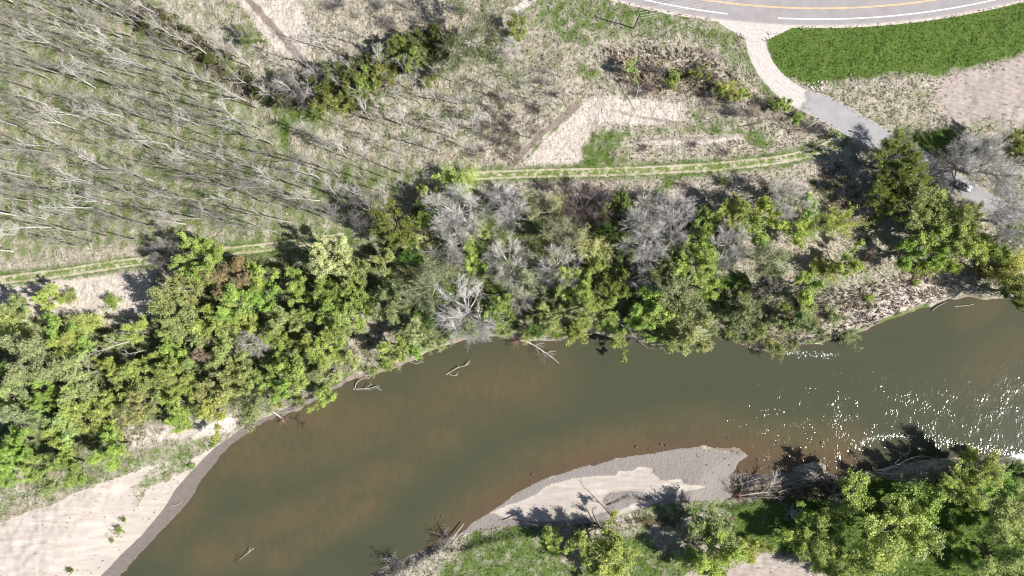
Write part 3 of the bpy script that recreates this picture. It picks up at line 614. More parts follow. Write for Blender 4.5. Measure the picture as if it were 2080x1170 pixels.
CAT = """
M|95|606|25|yg|alone in pale grass below the dirt track
H|141|603|15|ol|beside the lone tree in pale grass
W|15|655|33|ye|at the picture edge, tallest of three yellow ones
W|54|668|25|cr|between the two yellower ones, straw toned
W|174|657|26|ye|right-most of the three yellow ones near the pale clearing
M|33|622|28|sg|above the yellow shrubs at the picture edge
M|118|666|30|g|between the cream and the yellow shrubs
M|132|702|34|yg|just below the yellow shrubs
L|59|725|54|sg|broad, below the yellow shrubs at the picture edge
M|74|758|31|yg|beside the narrow bright grass strip
L|155|762|48|pl|broad, inland of the sand bar, with twigs showing
M|222|740|24|yl|small round, under the leaning dead branch
M|172|697|24|yg|small, under the pale yellow shrub
M|230|692|19|pl|small, above the leaning dead branch
M|239|765|23|ol|beside the dome-shaped tree and a dark gap
M|279|757|34|yg|dome-shaped with a dark gap on its river side
H|223|616|17|g|low, in the middle of the pale clearing
M|276|672|28|yg|at the lower corner of the pale clearing
L|357|588|50|ol|broad, at the right edge of the pale clearing
L|352|634|48|ol|second along the right edge of the pale clearing
L|412|535|52|yg|largest beside the dirt track, dark shadow behind
M|531|560|30|yg|near the dirt track, right of the largest track-side tree
M|539|604|36|g|vivid, in the heart of the wide canopy
L|474|622|44|yg|in the middle of the wide canopy above the silver snag
M|492|652|34|yl|yellowest in the heart of the wide canopy
M|573|655|37|pl|rounded, diagonally above the silver snag
L|467|568|42|br|sparse crown between two green ones below the dirt track
M|424|650|36|yg|left of the yellowest mid-canopy tree
M|386|676|36|ol|feathery, above the reddish dead-leaved tree
M|345|668|30|yg|below the two olive trees by the pale clearing
T|574|582|18|pk|in a dark gap of the wide canopy
M|602|565|29|yg|right of the pinkish twig shrub
M|608|602|22|yg|just below the pinkish twig shrub
M|606|645|24|yg|small round, in a dark gap mid-canopy
L|667|524|46|cr|cream toned, just below the dirt track
M|661|592|28|g|directly below the cream-toned one
M|692|593|28|g|right of a narrow dark gap below the cream-toned one
M|664|635|36|g|on the inland side of the riverbank canopy's right end
B|518|696|25|wh|small forked snag in a dark hole of the wide canopy
M|559|686|28|g|right beside the white forked snag
M|620|698|31|yg|above a dark gap near the muddy shore
L|657|704|40|yg|right end of the wide canopy, above the green bank edge
M|415|716|25|pk|with dead reddish twigs, lone one of that colour
M|461|711|36|ol|feathery, between the reddish tree and the white snag
M|349|719|31|g|left of the reddish tree by the fallen trunk end
M|332|741|27|yg|below the bright green one left of the reddish tree
M|377|755|27|ol|below the reddish tree, on its left
M|565|735|21|g|small, below the white forked snag
M|603|740|30|yg|two crowns up from the muddy cove
M|486|765|37|ol|below the feathery olive one by the snag
M|668|757|31|pl|over the narrow green bank, beside a dark gap
L|359|775|40|yg|above the pale bank strip, left half
M|314|785|29|ol|left of the tallest crown above the pale bank strip
M|465|782|38|ol|sparse, two crowns inland of the fallen log
M|427|796|34|ol|between the sparse olive crown and the pale bank strip
M|366|822|34|yg|at the inland edge of the pale bank strip
M|361|858|24|g|hanging over the pale bank strip
M|434|836|34|yl|brightest at the inland edge of the pale bank strip
M|602|765|31|yg|directly above the muddy cove
M|569|785|33|g|inland of the fallen log
M|533|776|24|yg|small, inland of the shore shrubs
S|540|812|24|pl|by the butt of the fallen log
M|560|818|15|yg|tiny, hanging above the fallen log
H|607|812|15|pl|on the mud of the small cove
M|656|807|26|yg|leaning over the water at the small cove
H|510|846|24|sg|on the muddy shore below the fallen log
M|16|802|30|pl|at the picture edge below the narrow grass strip
M|46|832|38|sg|at the picture edge, half in twigs
M|87|814|26|g|below the tiny bare twigs near the picture edge
T|108|787|21|si|between two leafy crowns near the narrow grass strip
M|154|822|35|yg|left of the long dark gap running towards the sand bar
M|165|852|30|yg|second down beside the long dark gap
M|126|860|33|pl|sparse, left of the long dark gap
T|59|864|26|wg|in a shaded hollow near the picture edge
M|211|815|26|yg|right of the upper end of the long dark gap
M|213|858|27|yg|narrow, right of the long dark gap
L|280|823|37|ol|sparse, above the pale bank strip's left end
L|226|913|41|yl|broad, closest to the low green bank beside the sand bar
M|121|881|29|yg|below the sparse sage tree by the long gap
M|134|906|28|yg|above the two crowns nearest the sand bar
M|145|950|34|g|nearest to the dry sand, second in from the picture edge
M|72|951|33|yg|nearest to the dry sand, between two brighter crowns
M|33|905|40|g|at the picture edge inland of the sand bar
M|14|938|34|g|last but one at the picture edge above the sand
M|5|972|24|g|lowest at the picture edge above the sand bar
H|97|986|23|pl|on the low green bank beside the dry sand
L|799|462|47|dk|broad, feathery, beside the dark grey bare tree
M|866|437|26|g|narrow, below the yellow bush at the track end
M|866|392|22|ol|small, left of the yellow bush at the track end
W|927|368|34|ye|at the end of the open dirt track
B|925|432|50|si|tall, below the yellow bush at the track end
B|910|490|43|wh|white limbed, below the taller silver tree
S|880|577|49|pa|wide, with a white trunk fork showing
M|779|535|29|ol|sparse, below the feathery dark olive tree
M|833|514|22|gd|small, in shade right of the feathery dark olive tree
L|796|612|42|sg|sparse, above the dark bank hollow
B|950|635|51|li|wide, just inland of the pale cut bank
M|973|470|23|ol|between two silver-grey bare trees
M|968|526|33|g|vivid, between the two white limbed bare trees
B|1026|424|43|li|twiggy, right of the track-end yellow bush
B|1029|532|42|wh|white limbed, above the shaded green glade
M|866|637|30|gd|low, left of the wide lilac-grey bare tree
M|853|676|37|pl|on the bank above the pale cut edge
M|1013|637|33|g|on the bank right of the wide lilac-grey bare tree
M|806|706|34|yg|overhanging the water beside the pale cut bank
L|712|637|40|yg|right end of the leafy belt before the dark hollow
M|715|556|37|ol|below the dirt track, left of the deep shade
M|722|588|26|g|beside the deep shade, left of the sage tree
M|708|728|24|pl|small, over the dark bank hollow
B|745|428|36|dg|at the track, left of the feathery dark olive tree
M|852|491|20|cr|tiny straw toned, behind the white limbed bare tree
S|1120|424|41|pa|twiggy, at the top of the middle grove
S|1140|470|42|pa|below the top one of the middle grove
B|1187|418|46|pu|dark twiggy, at the edge of the pale strip
M|1257|424|39|dk|rounded, beside the purplish bare tree
M|1248|470|25|gd|low, under the rounded dark olive tree
W|1204|496|33|cr|tall pointed, in the middle of the grove
M|1213|535|22|yg|small, at the foot of the cream-yellow shrub
B|1132|543|42|wh|pale, left of the cream-yellow shrub
S|1063|570|37|pa|below the white limbed bare tree by the glade
B|1055|610|25|wh|drooping whitish tips above the bank
L|1168|586|41|yl|olive tinted, below the pale bare tree
M|1251|576|38|dk|left of the small lilac bare tree
M|1123|642|36|ol|dull, on the bank above the root-plate snag
L|1212|632|43|yg|on the bank left of the fallen willow
H|1163|673|26|yg|low, on the very lip of the bank
M|1088|668|22|gd|behind the uprooted trunk
B|1300|570|26|li|small, ringed by green crowns
B|1306|448|44|si|top one of three stacked grey trees in the grove
B|1309|502|42|si|lowest of three stacked grey trees in the grove
B|1347|434|38|li|rightmost of the stacked grey trees in the grove
M|1268|518|21|pl|small, left of the lowest stacked grey tree
B|1373|447|42|li|lilac haze of twigs, edge of the pale strip
M|1430|442|28|ol|small, right of the lilac twig haze
M|1426|484|31|yl|below the small olive tree by the lilac haze
M|1369|521|26|g|vivid, below the stacked grey trees
L|1418|537|45|yl|brightest in the right half of the grove
L|1388|602|53|sg|largest in the right half of the grove
M|1345|556|34|ol|right of the small ringed lilac tree
M|1443|589|23|yl|fluffy, jutting out over vivid grass
M|1311|612|36|g|vivid, below the small ringed lilac tree
M|1342|636|38|yg|between the vivid tree and the largest one
M|1311|661|30|g|nearest the fallen willow
L|1413|672|42|pl|leaning out over the river, palest on the bank
M|1388|698|27|pl|front lobe out over the river
M|1362|688|26|ol|left of the palest bank tree, over the river
M|1257|694|24|yg|leaning far out over the water, grey stems
B|1483|492|39|li|upright, between green crowns and pale grass
L|1492|431|33|yl|left of the round olive pair
M|1549|431|39|yl|upper of the round pair near the pale strip
M|1526|469|36|yg|lower of the round pair near the pale strip
B|1597|400|40|wh|at the edge of the pale strip, frosted look
M|1630|412|29|pl|right of the frosted bare tree
S|1560|526|40|sg|grey, in the pale grass clearing
M|1620|465|27|yl|in the pale clearing, left of the two yellow shrubs
W|1648|461|23|yl|left one of two yellow shrubs in the pale clearing
W|1712|452|27|ye|right one of two yellow shrubs in the pale clearing
W|1677|546|25|go|standing alone above the pale river slope
M|1642|578|33|yl|left of the golden shrub, narrow
H|1640|615|23|pl|under the narrow lime tree
M|1726|535|30|yl|right of the golden shrub
T|1769|521|19|pk|reddish, right of the lime tree by the golden shrub
M|1844|514|33|g|left one of the vivid pair above the pale river slope
M|1900|510|31|g|right one of the vivid pair above the pale river slope
L|1815|330|48|dk|topmost of the dark clump beside the side road
L|1800|392|35|dk|on the shadowed side of the dark clump
L|1866|372|48|dk|in the centre of the dark clump beside the side road
M|1814|428|25|yg|small bright, lower edge of the dark clump
L|1862|424|44|ol|lower half of the dark clump beside the side road
M|1892|464|40|yl|bright lower tip of the dark clump
M|1911|425|35|ol|right flank of the dark clump
L|1957|458|44|ol|below the white utility truck
M|1954|493|38|yl|lower, right of the vivid pair
M|1997|503|34|yl|below the big lilac bare tree
M|2028|515|26|g|small vivid, above the golden edge tree
S|1836|308|29|pa|thin, overhanging the gravel of the side road
B|1980|314|46|si|just above the white utility truck
B|2026|342|54|si|wide, at the picture edge above the truck's hood
B|2046|440|52|li|hazy, right of the white utility truck
B|1908|351|34|dg|left of the white utility truck, over the road
B|1965|432|24|wg|below the white utility truck
W|2055|545|38|go|at the picture edge over the shaded bank
L|2066|590|44|dk|lowest at the picture edge, overhanging the river
H|2000|555|19|ru|on the shaded bank at the river bend
S|2056|477|44|sg|at the picture edge below the hazy lilac tree
L|2064|298|40|dk|at the picture edge beside the bare field
H|1877|543|20|yl|front edge of the vivid pair
H|1942|536|18|yl|at the top corner of the pale river slope
H|1862|576|9|yl|tiny, alone on the pale river slope
H|1766|607|10|yl|tiny, left one on the pale river slope
H|1782|449|9|pl|tiny, in the shadow of the dark clump
H|1686|385|8|sg|tiny, on the pale strip near the dark clump
H|1908|533|16|g|below the vivid pair, at its right end
M|1525|630|27|sg|on the tangled bank slope below the grey clearing tree
H|1593|622|12|yl|bright dot on the tangled bank slope
M|1622|652|30|sg|lowest on the tangled bank slope
H|1578|706|22|ol|trailing into the river from the tangled bank
H|1724|687|21|sg|trailing into the river below the pale slope
M|1557|583|25|dg|dusky, between the grey tree and the tangled bank
T|1600|590|24|wg|beside the dusky one above the tangled bank
H|1490|655|18|sg|at the corner of the tangled bank
H|1650|660|16|sg|on the bank lip right of the trailing olive shrub
H|1545|672|18|ol|mid-slope on the tangled bank
H|1690|640|16|sg|between the tangled bank and the pale slope
L|1442|1073|40|pl|upper part of the big clump beside the ploughed field
L|1454|1122|45|yg|biggest of the clump beside the ploughed field
M|1402|1138|27|yg|left flank of the clump beside the ploughed field
M|1459|1156|23|yl|lowest of the clump, touching the ploughed field
M|1524|1118|27|yl|neat egg-shaped, alone on the ploughed field edge
M|1618|1093|31|yl|left of a trio above the ploughed corner
L|1653|1092|36|yg|middle of a trio above the ploughed corner
M|1686|1098|26|g|right of a trio above the ploughed corner
M|1685|1047|29|yg|above the trio by the ploughed corner
M|1633|1043|19|g|small, next to the bare grey twigs above the trio
T|1612|1044|16|si|bare tuft above the trio by the ploughed corner
M|1738|1014|40|yl|near the driftwood jam on the far bank
M|1868|1020|41|g|domed, inland of the log jam
L|1826|1086|61|yg|widest on the far bank
M|1875|1092|33|pl|right flank of the widest far-bank tree
L|1946|990|44|yg|on the river edge right of the log jam
L|1990|962|46|yg|closest to the riffle on the far bank
M|2024|984|39|g|right of the one closest to the riffle
M|2064|962|29|gd|at the picture corner by the riffle
L|2042|1020|44|pl|at the picture edge inland of the riffle
L|2056|1062|38|pl|at the picture edge, middle of the far bank
M|1942|1100|23|g|small vivid, beside the bright meadow gap
M|1962|1131|26|g|lower small vivid one by the bright meadow gap
L|2026|1128|45|pl|near the bottom picture corner
L|2054|1162|38|pl|at the very bottom picture corner
L|1742|1148|46|yg|at the bottom edge, right of the ploughed corner
M|1704|1158|33|yl|at the bottom edge, touching the ploughed corner
M|1120|1094|18|yg|slim, at the left end of the far-bank row
H|1125|1122|15|yl|at the foot of the slim far-bank tree
M|1172|1104|34|yg|second in the far-bank row above the meadow
M|1240|1094|26|yg|top lobe of the third far-bank row tree
L|1243|1142|43|yg|third in the far-bank row, at the bottom edge
M|1214|1150|26|ol|shaded left side of the third far-bank row tree
T|905|1098|20|dg|on the far bank lip, casting a spiky shadow
T|800|1150|24|dg|at the bottom edge where the far bank meets water
T|1700|1010|20|wg|among driftwood beside the lime far-bank tree
M|685|200|34|yl|leftmost bright crown of the upper hedgerow
M|718|184|27|ol|second crown of the upper hedgerow
M|745|174|25|yl|third crown of the upper hedgerow
M|777|152|24|yl|in the middle of the upper hedgerow
M|797|133|15|yl|slim, in the middle of the upper hedgerow
M|832|116|28|yl|biggest of the upper hedgerow's right half
M|780|107|18|ol|upper side of the hedgerow, by the black shade
M|803|97|19|ol|above the black shade of the hedgerow
M|827|86|20|yl|upper right side of the hedgerow
M|846|79|19|ol|near the upper right end of the hedgerow
M|870|112|24|ol|right of the biggest hedgerow crown
M|897|91|21|ol|right end of the upper hedgerow
M|885|68|18|dk|topmost of the upper hedgerow
M|677|147|21|ol|upper left part of the hedgerow
M|712|141|26|dk|shaded, inside the upper hedgerow
M|752|135|20|sg|greyish, inside the upper hedgerow
H|643|227|12|g|vivid, at the head of the green lane
M|872|167|16|yl|below the hedgerow beside a bare tree
M|888|141|15|pl|right of the hedgerow among bare stems
L|1050|57|25|yl|next to a black shadow by the gravel stub
S|960|72|58|sg|ghostly, right of the upper hedgerow
T|1060|34|14|li|above the lime tree by the gravel stub
M|293|45|16|dk|first bush of the diagonal hedge
H|332|34|11|dk|upper side of the diagonal hedge's start
H|319|72|12|dk|low in the diagonal hedge, near its start
M|376|62|14|dk|upper row of the diagonal hedge
H|454|119|13|ol|middle of the diagonal hedge
H|466|140|13|yl|brightest of the diagonal hedge
M|518|182|17|dk|lower end of the diagonal hedge
S|510|74|24|yg|thin lime, above the diagonal hedge
M|340|82|15|dk|fourth along the diagonal hedge, near its start
M|400|98|16|dk|left of the hedge's middle pair
M|425|122|15|dk|just before the middle of the diagonal hedge
M|490|158|16|dk|between the middle and lower end of the diagonal hedge
M|575|205|20|dk|shaded corner of hedge and hedgerow
M|605|212|17|sg|low, at the left foot of the upper hedgerow
M|655|180|22|dk|behind the leftmost bright hedgerow crown
M|735|205|18|sg|at the foot of the upper hedgerow's left half
M|860|95|20|dk|between the biggest crown and the hedgerow's right end
M|910|120|18|sg|below the hedgerow's right end
H|545|195|14|dk|where the diagonal hedge meets the hedgerow
M|1282|139|18|ol|upper left of the roadside thicket
T|1258|142|14|wg|left end of the roadside thicket
H|1371|162|16|yl|second of the roadside thicket
M|1416|147|17|dk|darkest of the roadside thicket
H|1442|156|10|ol|tiny, right of the darkest thicket bush
W|1478|180|18|ye|pale crown in the roadside thicket
M|1457|184|15|dk|shaded side of the pale thicket crown
M|1507|191|17|yl|rounded, right of the pale thicket crown
M|1597|212|17|yl|at the gravel and asphalt seam
M|1575|214|15|dk|in the shadow beside the road seam
H|1618|240|13|g|between the road seam and the white dead branch
T|1317|178|18|pu|low thorny, below the roadside thicket
T|1490|226|18|dg|below the rounded thicket crown
T|1530|232|16|pk|right part of the thicket's lower side
T|1440|190|14|dg|in the middle of the roadside thicket
T|1550|205|14|wg|between thicket and side road
T|1660|262|16|dg|on the road's edge, reaching over asphalt
T|1310|300|11|pu|small, in the pale strip inside the green loop
T|1410|292|12|pu|next small one right inside the green loop
T|1475|310|13|dg|below the green loop by the dirt track
T|1010|285|17|pu|wine-red thicket above the dirt track
T|1036|235|15|pu|wine-red, upper one near the dirt rut
T|1090|220|13|pu|wine-red, beside the upper dirt rut
T|985|255|14|pu|wine-red, left one above the dirt track
T|960|310|15|dg|dark, near the track-end yellow bush
T|1395|378|13|pu|below the dirt track near the grass crossing
H|1470|366|10|yl|tiny, below the dirt track
T|1560|372|18|dg|shadowy, below the dirt track bend
T|1440|395|20|dg|shadowy, on the pale strip
H|238|1079|10|ol|middle of three tufts on the dry sand
H|249|1057|6|ol|upper of three tufts on the dry sand
H|227|1098|5|ol|lower of three tufts on the dry sand
H|142|1158|6|dk|lone tuft near the bottom of the dry sand
H|432|905|6|g|round tuft on the wet mud edge
H|388|950|8|g|green tuft between sand and wet mud
"""
for ln in CAT.strip().splitlines():
    k, x, y, r, c, ph = ln.split('|'); x, y, r = float(x), float(y), float(r)
    hf_ = .62 if (k == 'M' and r < 18) else 1.0
    if 630 < x < 910 and y < 215: r *= 1.2
    if y > 1000 and x > 1000 and k in 'LM': r *= 1.2; hf_ = .92
    if k == 'B': r *= 1.1
    nm, cat, noun = NAMES[k]; w = WORDS[c]
    noun = noun if k != 'T' else 'bare twiggy shrub'
    lab = f'{w} {noun} {ph}'
    if len(lab.split()) > 15: print('LONG', lab)
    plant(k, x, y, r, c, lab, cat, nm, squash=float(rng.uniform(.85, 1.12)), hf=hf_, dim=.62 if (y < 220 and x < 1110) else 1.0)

# ------------------------------------------------------------------ the plantation and the other slender bare trees
def inside(x, y, poly): return d_poly(np.array([x]), np.array([y]), poly)[0] > 0
plots = [([(-60,-50),(215,-50),(290,25),(420,130),(525,215),(560,300),(600,330),(690,330),(720,400),(690,455),(560,470),(300,488),(-60,530)], 31, 35, 'P', (.82, 1.18), 'slender pale grey bare tree in the rows of the leaning-shadow plantation', 'slender bare trees of the plantation rows', ('wg', 'wg', 'dg', 'si')),
         ([(600,270),(680,275),(760,180),(900,190),(1000,150),(1050,200),(940,330),(850,330),(720,335),(700,330)], 36, 36, 'Y', (1.1, 1.6), 'thin young bare tree on the patchy grass below the upper hedgerow', 'thin young bare trees below the upper hedgerow', ('wh', 'si', 'wg')),
         ([(940,190),(1110,120),(1170,180),(1080,290),(960,330)], 34, 30, 'Y', (.7, 1.05), 'bare sapling with a long thin shadow beside the dirt rut', 'bare saplings beside the dirt rut', ('wg', 'dg')),
         ([(720,350),(840,345),(850,390),(760,420),(700,430)], 40, 36, 'P', (.7, .9), 'bare grey pole tree at the plantation corner above the dirt track', 'bare pole trees at the plantation corner', ('dg', 'wg', 'si'))]
rest = []
for poly, dx, dy, kind, (s0, s1), lab, grp, cols in plots:
    xs, ys = [p[0] for p in poly], [p[1] for p in poly]; col_i = 0; todo = []
    for xx in np.arange(min(xs), max(xs), dx):
        col_i += 1
        for yy in np.arange(min(ys) + (col_i % 2) * dy / 2, max(ys), dy):
            x, y = xx + rng.normal() * 4, yy + rng.normal() * dy * .3
            if not inside(x, y, poly) or rng.random() < .06: continue
            if min(d_line(np.array([x]), np.array([y]), trk)[0], d_line(np.array([x]), np.array([y]), trk_b)[0]) < 16: continue
            todo.append((float(rng.uniform(s0, s1)), x, y))
    todo.sort(reverse=True); rest += todo[298:] if kind == 'P' else []
    for s_, x, y in todo[:298]: plant(kind, x, y, s_, cols[int(rng.integers(0, len(cols)))], lab, 'tree', 'plantation_tree' if kind == 'P' else 'bare_sapling', grp)
def raw(me):
    v = np.empty(len(me.vertices) * 3, np.float32); me.vertices.foreach_get('co', v); l = np.empty(len(me.loops), np.int32); me.loops.foreach_get('vertex_index', l)
    return v.reshape(-1, 3), l.reshape(-1, 4)
vs_a, fs_a, nb_ = [], [], 0
for s_, x, y in rest:                                # beyond the 298 tallest: one mass
    q = G(x, y); a = rng.random() * 6.28; ca, sa = math.cos(a) * s_, math.sin(a) * s_
    for me in PROTO['P'][int(rng.integers(0, 6))]:
        v, f = raw(me); w_ = np.stack([v[:, 0] * ca - v[:, 1] * sa + q.x, v[:, 0] * sa + v[:, 1] * ca + q.y, v[:, 2] * s_ + q.z], 1); vs_a.append(w_); fs_a.append(f + nb_); nb_ += len(v)
if rest:
    o = link('bare_woods', mesh_np('bare_woods', np.concatenate(vs_a), np.concatenate(fs_a)), pale_mat); o.color = (*COL['wg'], 1)
    tag(o, 'thinner bare stems filling the rows between the taller plantation trees', None, None, 'stuff')
print('MASS', len(rest))
def brush(n, poly, k, r0, r1, cols, lab, grp, nm='bare_shrub'):
    xs, ys = [p[0] for p in poly], [p[1] for p in poly]; m = 0
    while m < n:
        x, y = rng.uniform(min(xs), max(xs)), rng.uniform(min(ys), max(ys))
        if inside(x, y, poly): plant(k, x, y, float(rng.uniform(r0, r1)), cols[int(rng.integers(0, len(cols)))], lab, 'shrub', nm, grp); m += 1
brush(16, [(620,-5),(1000,-5),(1020,50),(900,60),(780,50),(640,20)], 'T', 10, 20, ('wg', 'dg', 'wg'), 'grey bare brush on the pale ground above the upper hedgerow', 'grey brush above the upper hedgerow')
brush(20, [(1240,140),(1420,130),(1560,190),(1660,250),(1640,270),(1500,240),(1300,190)], 'T', 8, 15, ('dg', 'wg', 'pu'), 'low dark brush filling the roadside thicket', 'dark brush of the roadside thicket')
brush(16, [(960,200),(1100,150),(1170,190),(1060,300),(940,330)], 'T', 7, 12, ('pu', 'dg', 'wg'), 'low wine-brown brush among the saplings by the dirt rut', 'wine-brown brush among the saplings')
brush(24, [(1450,600),(1560,560),(1640,620),(1680,690),(1560,712),(1470,690)], 'H', 8, 15, ('sg', 'pl', 'ol', 'sg'), 'low grey-green shrub among dead grass on the tangled bank', 'low shrubs on the tangled bank', 'shrub')
brush(14, [(900,395),(1290,385),(1460,410),(1480,440),(1300,420),(920,420)], 'T', 9, 16, ('dg', 'wg', 'li'), 'dark bare brush on the strip between dirt track and grove', 'dark brush between track and grove')
for x, y in [(p[0] + rng.normal() * 5, p[1] - rng.uniform(2, 12)) for p in smooth_line([(745,762),(800,745),(870,708),(940,684),(1000,676),(1060,684),(1140,684),(1200,668),(1330,690),(1440,676),(1500,690)], 3)]:
    plant('H', x, y, float(rng.uniform(8, 16)), ('g', 'sg', 'pl', 'ol')[int(rng.integers(0, 4))], 'low green shrub on the lip of the wooded riverbank', 'shrub', 'shrub', 'shrubs on the lip of the wooded riverbank')
hed = [(262,12),(285,35),(312,20),(340,60),(365,30),(380,85),(402,60),(425,110),(430,75),(455,100),(470,140),(480,110),(500,165),(505,130),(540,170),(555,195),(600,190),(610,170),(640,195),(650,160),(690,150),(700,175),(730,150),(740,120),(770,130),(790,165),(820,140),(838,178),(850,150),(885,150),(915,160),(925,120),(905,105),(960,110),(1000,95),(760,80),(690,90),(640,150),(660,95),(610,120),(720,85),(580,130)]
for x, y in hed:
    k = 'P' if x < 560 or y < 160 else 'Y'
    plant(k, x + 3, y + 6, float(rng.uniform(.75, .95)) if k == 'P' else float(rng.uniform(1.1, 1.5)), ('wh', 'si', 'wg')[int(rng.integers(0, 3))], 'bare grey tree standing over the diagonal hedge beside the plantation' if x < 560 else 'bare grey tree rising among the upper hedgerow crowns', 'tree', 'hedge_bare_tree',
          'bare trees over the diagonal hedge' if x < 560 else 'bare trees among the upper hedgerow')
for x, y, r, c, ph in ((578,176,34,'dg','at the corner where hedge and hedgerow meet'), (624,188,30,'wg','left end of the upper hedgerow'), (648,152,28,'dg','behind the left end of the upper hedgerow'), (1030,100,26,'li','below the lime tree by the gravel stub'), (335,512,34,'dg','at the plantation edge by the big track-side tree')):
    plant('B', x, y, r, c, f'{WORDS[c]} bare tree {ph}', 'tree', 'bare_tree', hf=.8)
# ------------------------------------------------------------------ driftwood, snags, stones
wood_pale = simple_mat('weathered_wood', (.50, .47, .43), .85, .2, .25, 2.5)
wood_grey = simple_mat('grey_wood', (.30, .275, .25), .9, .15, .3, 2.5)
wood_dark = simple_mat('wet_wood', (.085, .07, .06), .8, .25, .3, 2.5)
root_mat = simple_mat('root_soil', (.30, .20, .155), .95, .1, .4, 3)
def fallen(name, label, pts, r0, r1, mat, cat='driftwood', nb=0, bl=3.0, br=.05, fan=45, roots=0, rs=1.4, group=None, start=.35, forks=2):
    """pts: (px, py, height above ground or water); the trunk runs along them"""
    W = []
    for x, y, z in pts:
        q = G(x, y); zz = max(gz(q.x, q.y), ZW) + z; W.append(np.array(P(x, y, zz)))
    o = W[0].copy(); segs = []; n = len(W)
    W = [np.array(w) for w in smooth_line3(W)]
    m = len(W)
    for i in range(m - 1):
        a, b = r0 + (r1 - r0) * i / (m - 1), r0 + (r1 - r0) * (i + 1) / (m - 1)
        segs.append((*(W[i] - o), *(W[i + 1] - o), a, b))
    v, f = tubes(segs, 7, 5, .03)
    t_ = link(name, mesh_np(name, v, f, None, True), mat); t_.location = o
    tag(t_, label, cat, group)
    if nb:
        bs = []
        for _ in range(nb):
            k = int(rng.integers(int(m * start), m - 1)); d = unit(W[k + 1] - W[k]); e = side(d, R(rng.uniform(fan * .4, fan * 1.2))); e[2] = abs(e[2]) * .45 + .05
            L = bl * rng.uniform(.5, 1.15); b = wander(bs, W[k] - o, unit(e), L, br, br * .45, 4, .16)
            for q, g in b[1:]:
                for _ in range(forks):
                    g2 = side(g, R(rng.uniform(20, 50))); g2[2] *= .5
                    wander(bs, q, unit(g2), L * rng.uniform(.25, .5), br * .5, br * .25, 3, .18)
        v, f = tubes(bs); link('branch', mesh_np(name + '_branch', v, f), mat, t_)
    if roots:
        bs = []; d0 = unit(W[0] - W[1])
        for _ in range(roots):
            e = unit(d0 * .25 + rng.normal(size=3)); b = wander(bs, d0 * .1, e, rs * rng.uniform(.5, 1.1), .13, .03, 4, .28)
            for q, g in b[2:]: wander(bs, q, side(g, R(40)), rs * .35, .04, .015, 2, .3)
        v, f = tubes(bs); link('root_plate', mesh_np(name + '_root', v, f, None, True), root_mat, t_)
    return t_
def smooth_line3(pts, n=4):
    q = [pts[0]] + list(pts) + [pts[-1]]; out = []
    for i in range(1, len(q) - 2):
        p0, p1, p2, p3 = q[i - 1:i + 3]
        for k in range(n):
            s = k / n; out.append(.5 * (2 * p1 + (p2 - p0) * s + (2 * p0 - 5 * p1 + 4 * p2 - p3) * s * s + (3 * p1 - p0 - 3 * p2 + p3) * s ** 3))
    return out + [pts[-1]]
fallen('dead_snag', 'white many-branched snag lying in the water beside the green bank edge', [(718,790,.1),(735,790,.4),(752,788,.5),(768,783,.3)], .14, .06, wood_pale, nb=6, bl=3.4, br=.07, fan=40, start=.0, forks=1)
fallen('dead_snag', 'white arched branch over the snag by the green bank edge', [(720,790,.1),(726,776,.7),(742,768,1.0),(752,770,.8)], .11, .05, wood_pale, nb=2, bl=2.2)
fallen('dead_snag', 'white forked branch sticking out of the open river below the cut bank', [(905,762,-.15),(915,755,.3),(930,747,.6),(948,742,.4)], .12, .05, wood_pale, nb=3, bl=2.6, br=.06, fan=35)
fallen('dead_snag', 'short white branch below the forked one in open water', [(910,756,.0),(918,763,.35),(930,762,.2)], .09, .04, wood_pale, nb=1, bl=1.4)
fallen('dead_snag', 'thin twig snag at the water line below the overhanging bank tree', [(834,735,.2),(845,738,.3),(862,736,.1)], .07, .03, wood_pale, nb=2, bl=1.6, br=.04)
fallen('uprooted_tree', 'uprooted grey tree lying in the river with its reddish root plate on the bank', [(1052,690,1.2),(1070,694,1.2),(1095,708,.8),(1115,722,.5),(1136,738,.2)], .30, .06, wood_pale, 'fallen tree', nb=11, bl=4.0, br=.06, roots=26, rs=3.0, start=.3)
fallen('fallen_willow', 'fallen mossy willow trunks reaching into the river', [(1262,660,1.4),(1278,672,1.2),(1292,688,.8),(1316,708,.2)], .18, .06, wood_grey, 'fallen tree', nb=9, bl=4.2, br=.06, start=.2)
fallen('fallen_log', 'pale fallen log with its roots in the water below the muddy cove', [(574,851,.6),(562,842,.7),(548,833,.8),(525,824,1.0)], .30, .18, wood_pale, 'log', roots=22, rs=2.0)
fallen('driftwood', 'pale pole lying beside the fallen log on the mud', [(572,837,.3),(590,835,.4),(612,829,.2)], .10, .05, wood_pale)
fallen('driftwood', 'bent pale trunk above the small muddy cove', [(578,806,.8),(592,794,2.0),(605,792,2.4),(622,795,2.0)], .17, .11, wood_pale)
fallen('drowned_branch', 'dark drowned branch spread in the shallows right of the fallen log', [(580,851,.05),(596,852,.12),(615,858,.05)], .12, .05, wood_dark, nb=7, bl=3.0, br=.06)
fallen('driftwood', 'pair of pale sticks standing out of the open river near the bottom', [(488,1136,-.1),(500,1126,.7),(517,1113,1.0)], .09, .04, wood_pale, nb=3, bl=2.2, br=.045, fan=30, forks=0)
fallen('drowned_branch', 'dark drowned branch behind the pale sticks in the river', [(470,1142,-.02),(490,1132,.05)], .12, .06, wood_dark, nb=3, bl=1.6)
fallen('fallen_log', 'straight pale log leaning on the far bank lip', [(916,1096,1.0),(928,1082,1.1),(942,1064,1.1)], .18, .11, wood_pale, 'log')
fallen('fallen_log', 'dark straight log on the tip of the gravel bar', [(1022,1057,.2),(1038,1050,.2),(1054,1043,.2)], .16, .11, wood_grey, 'log')
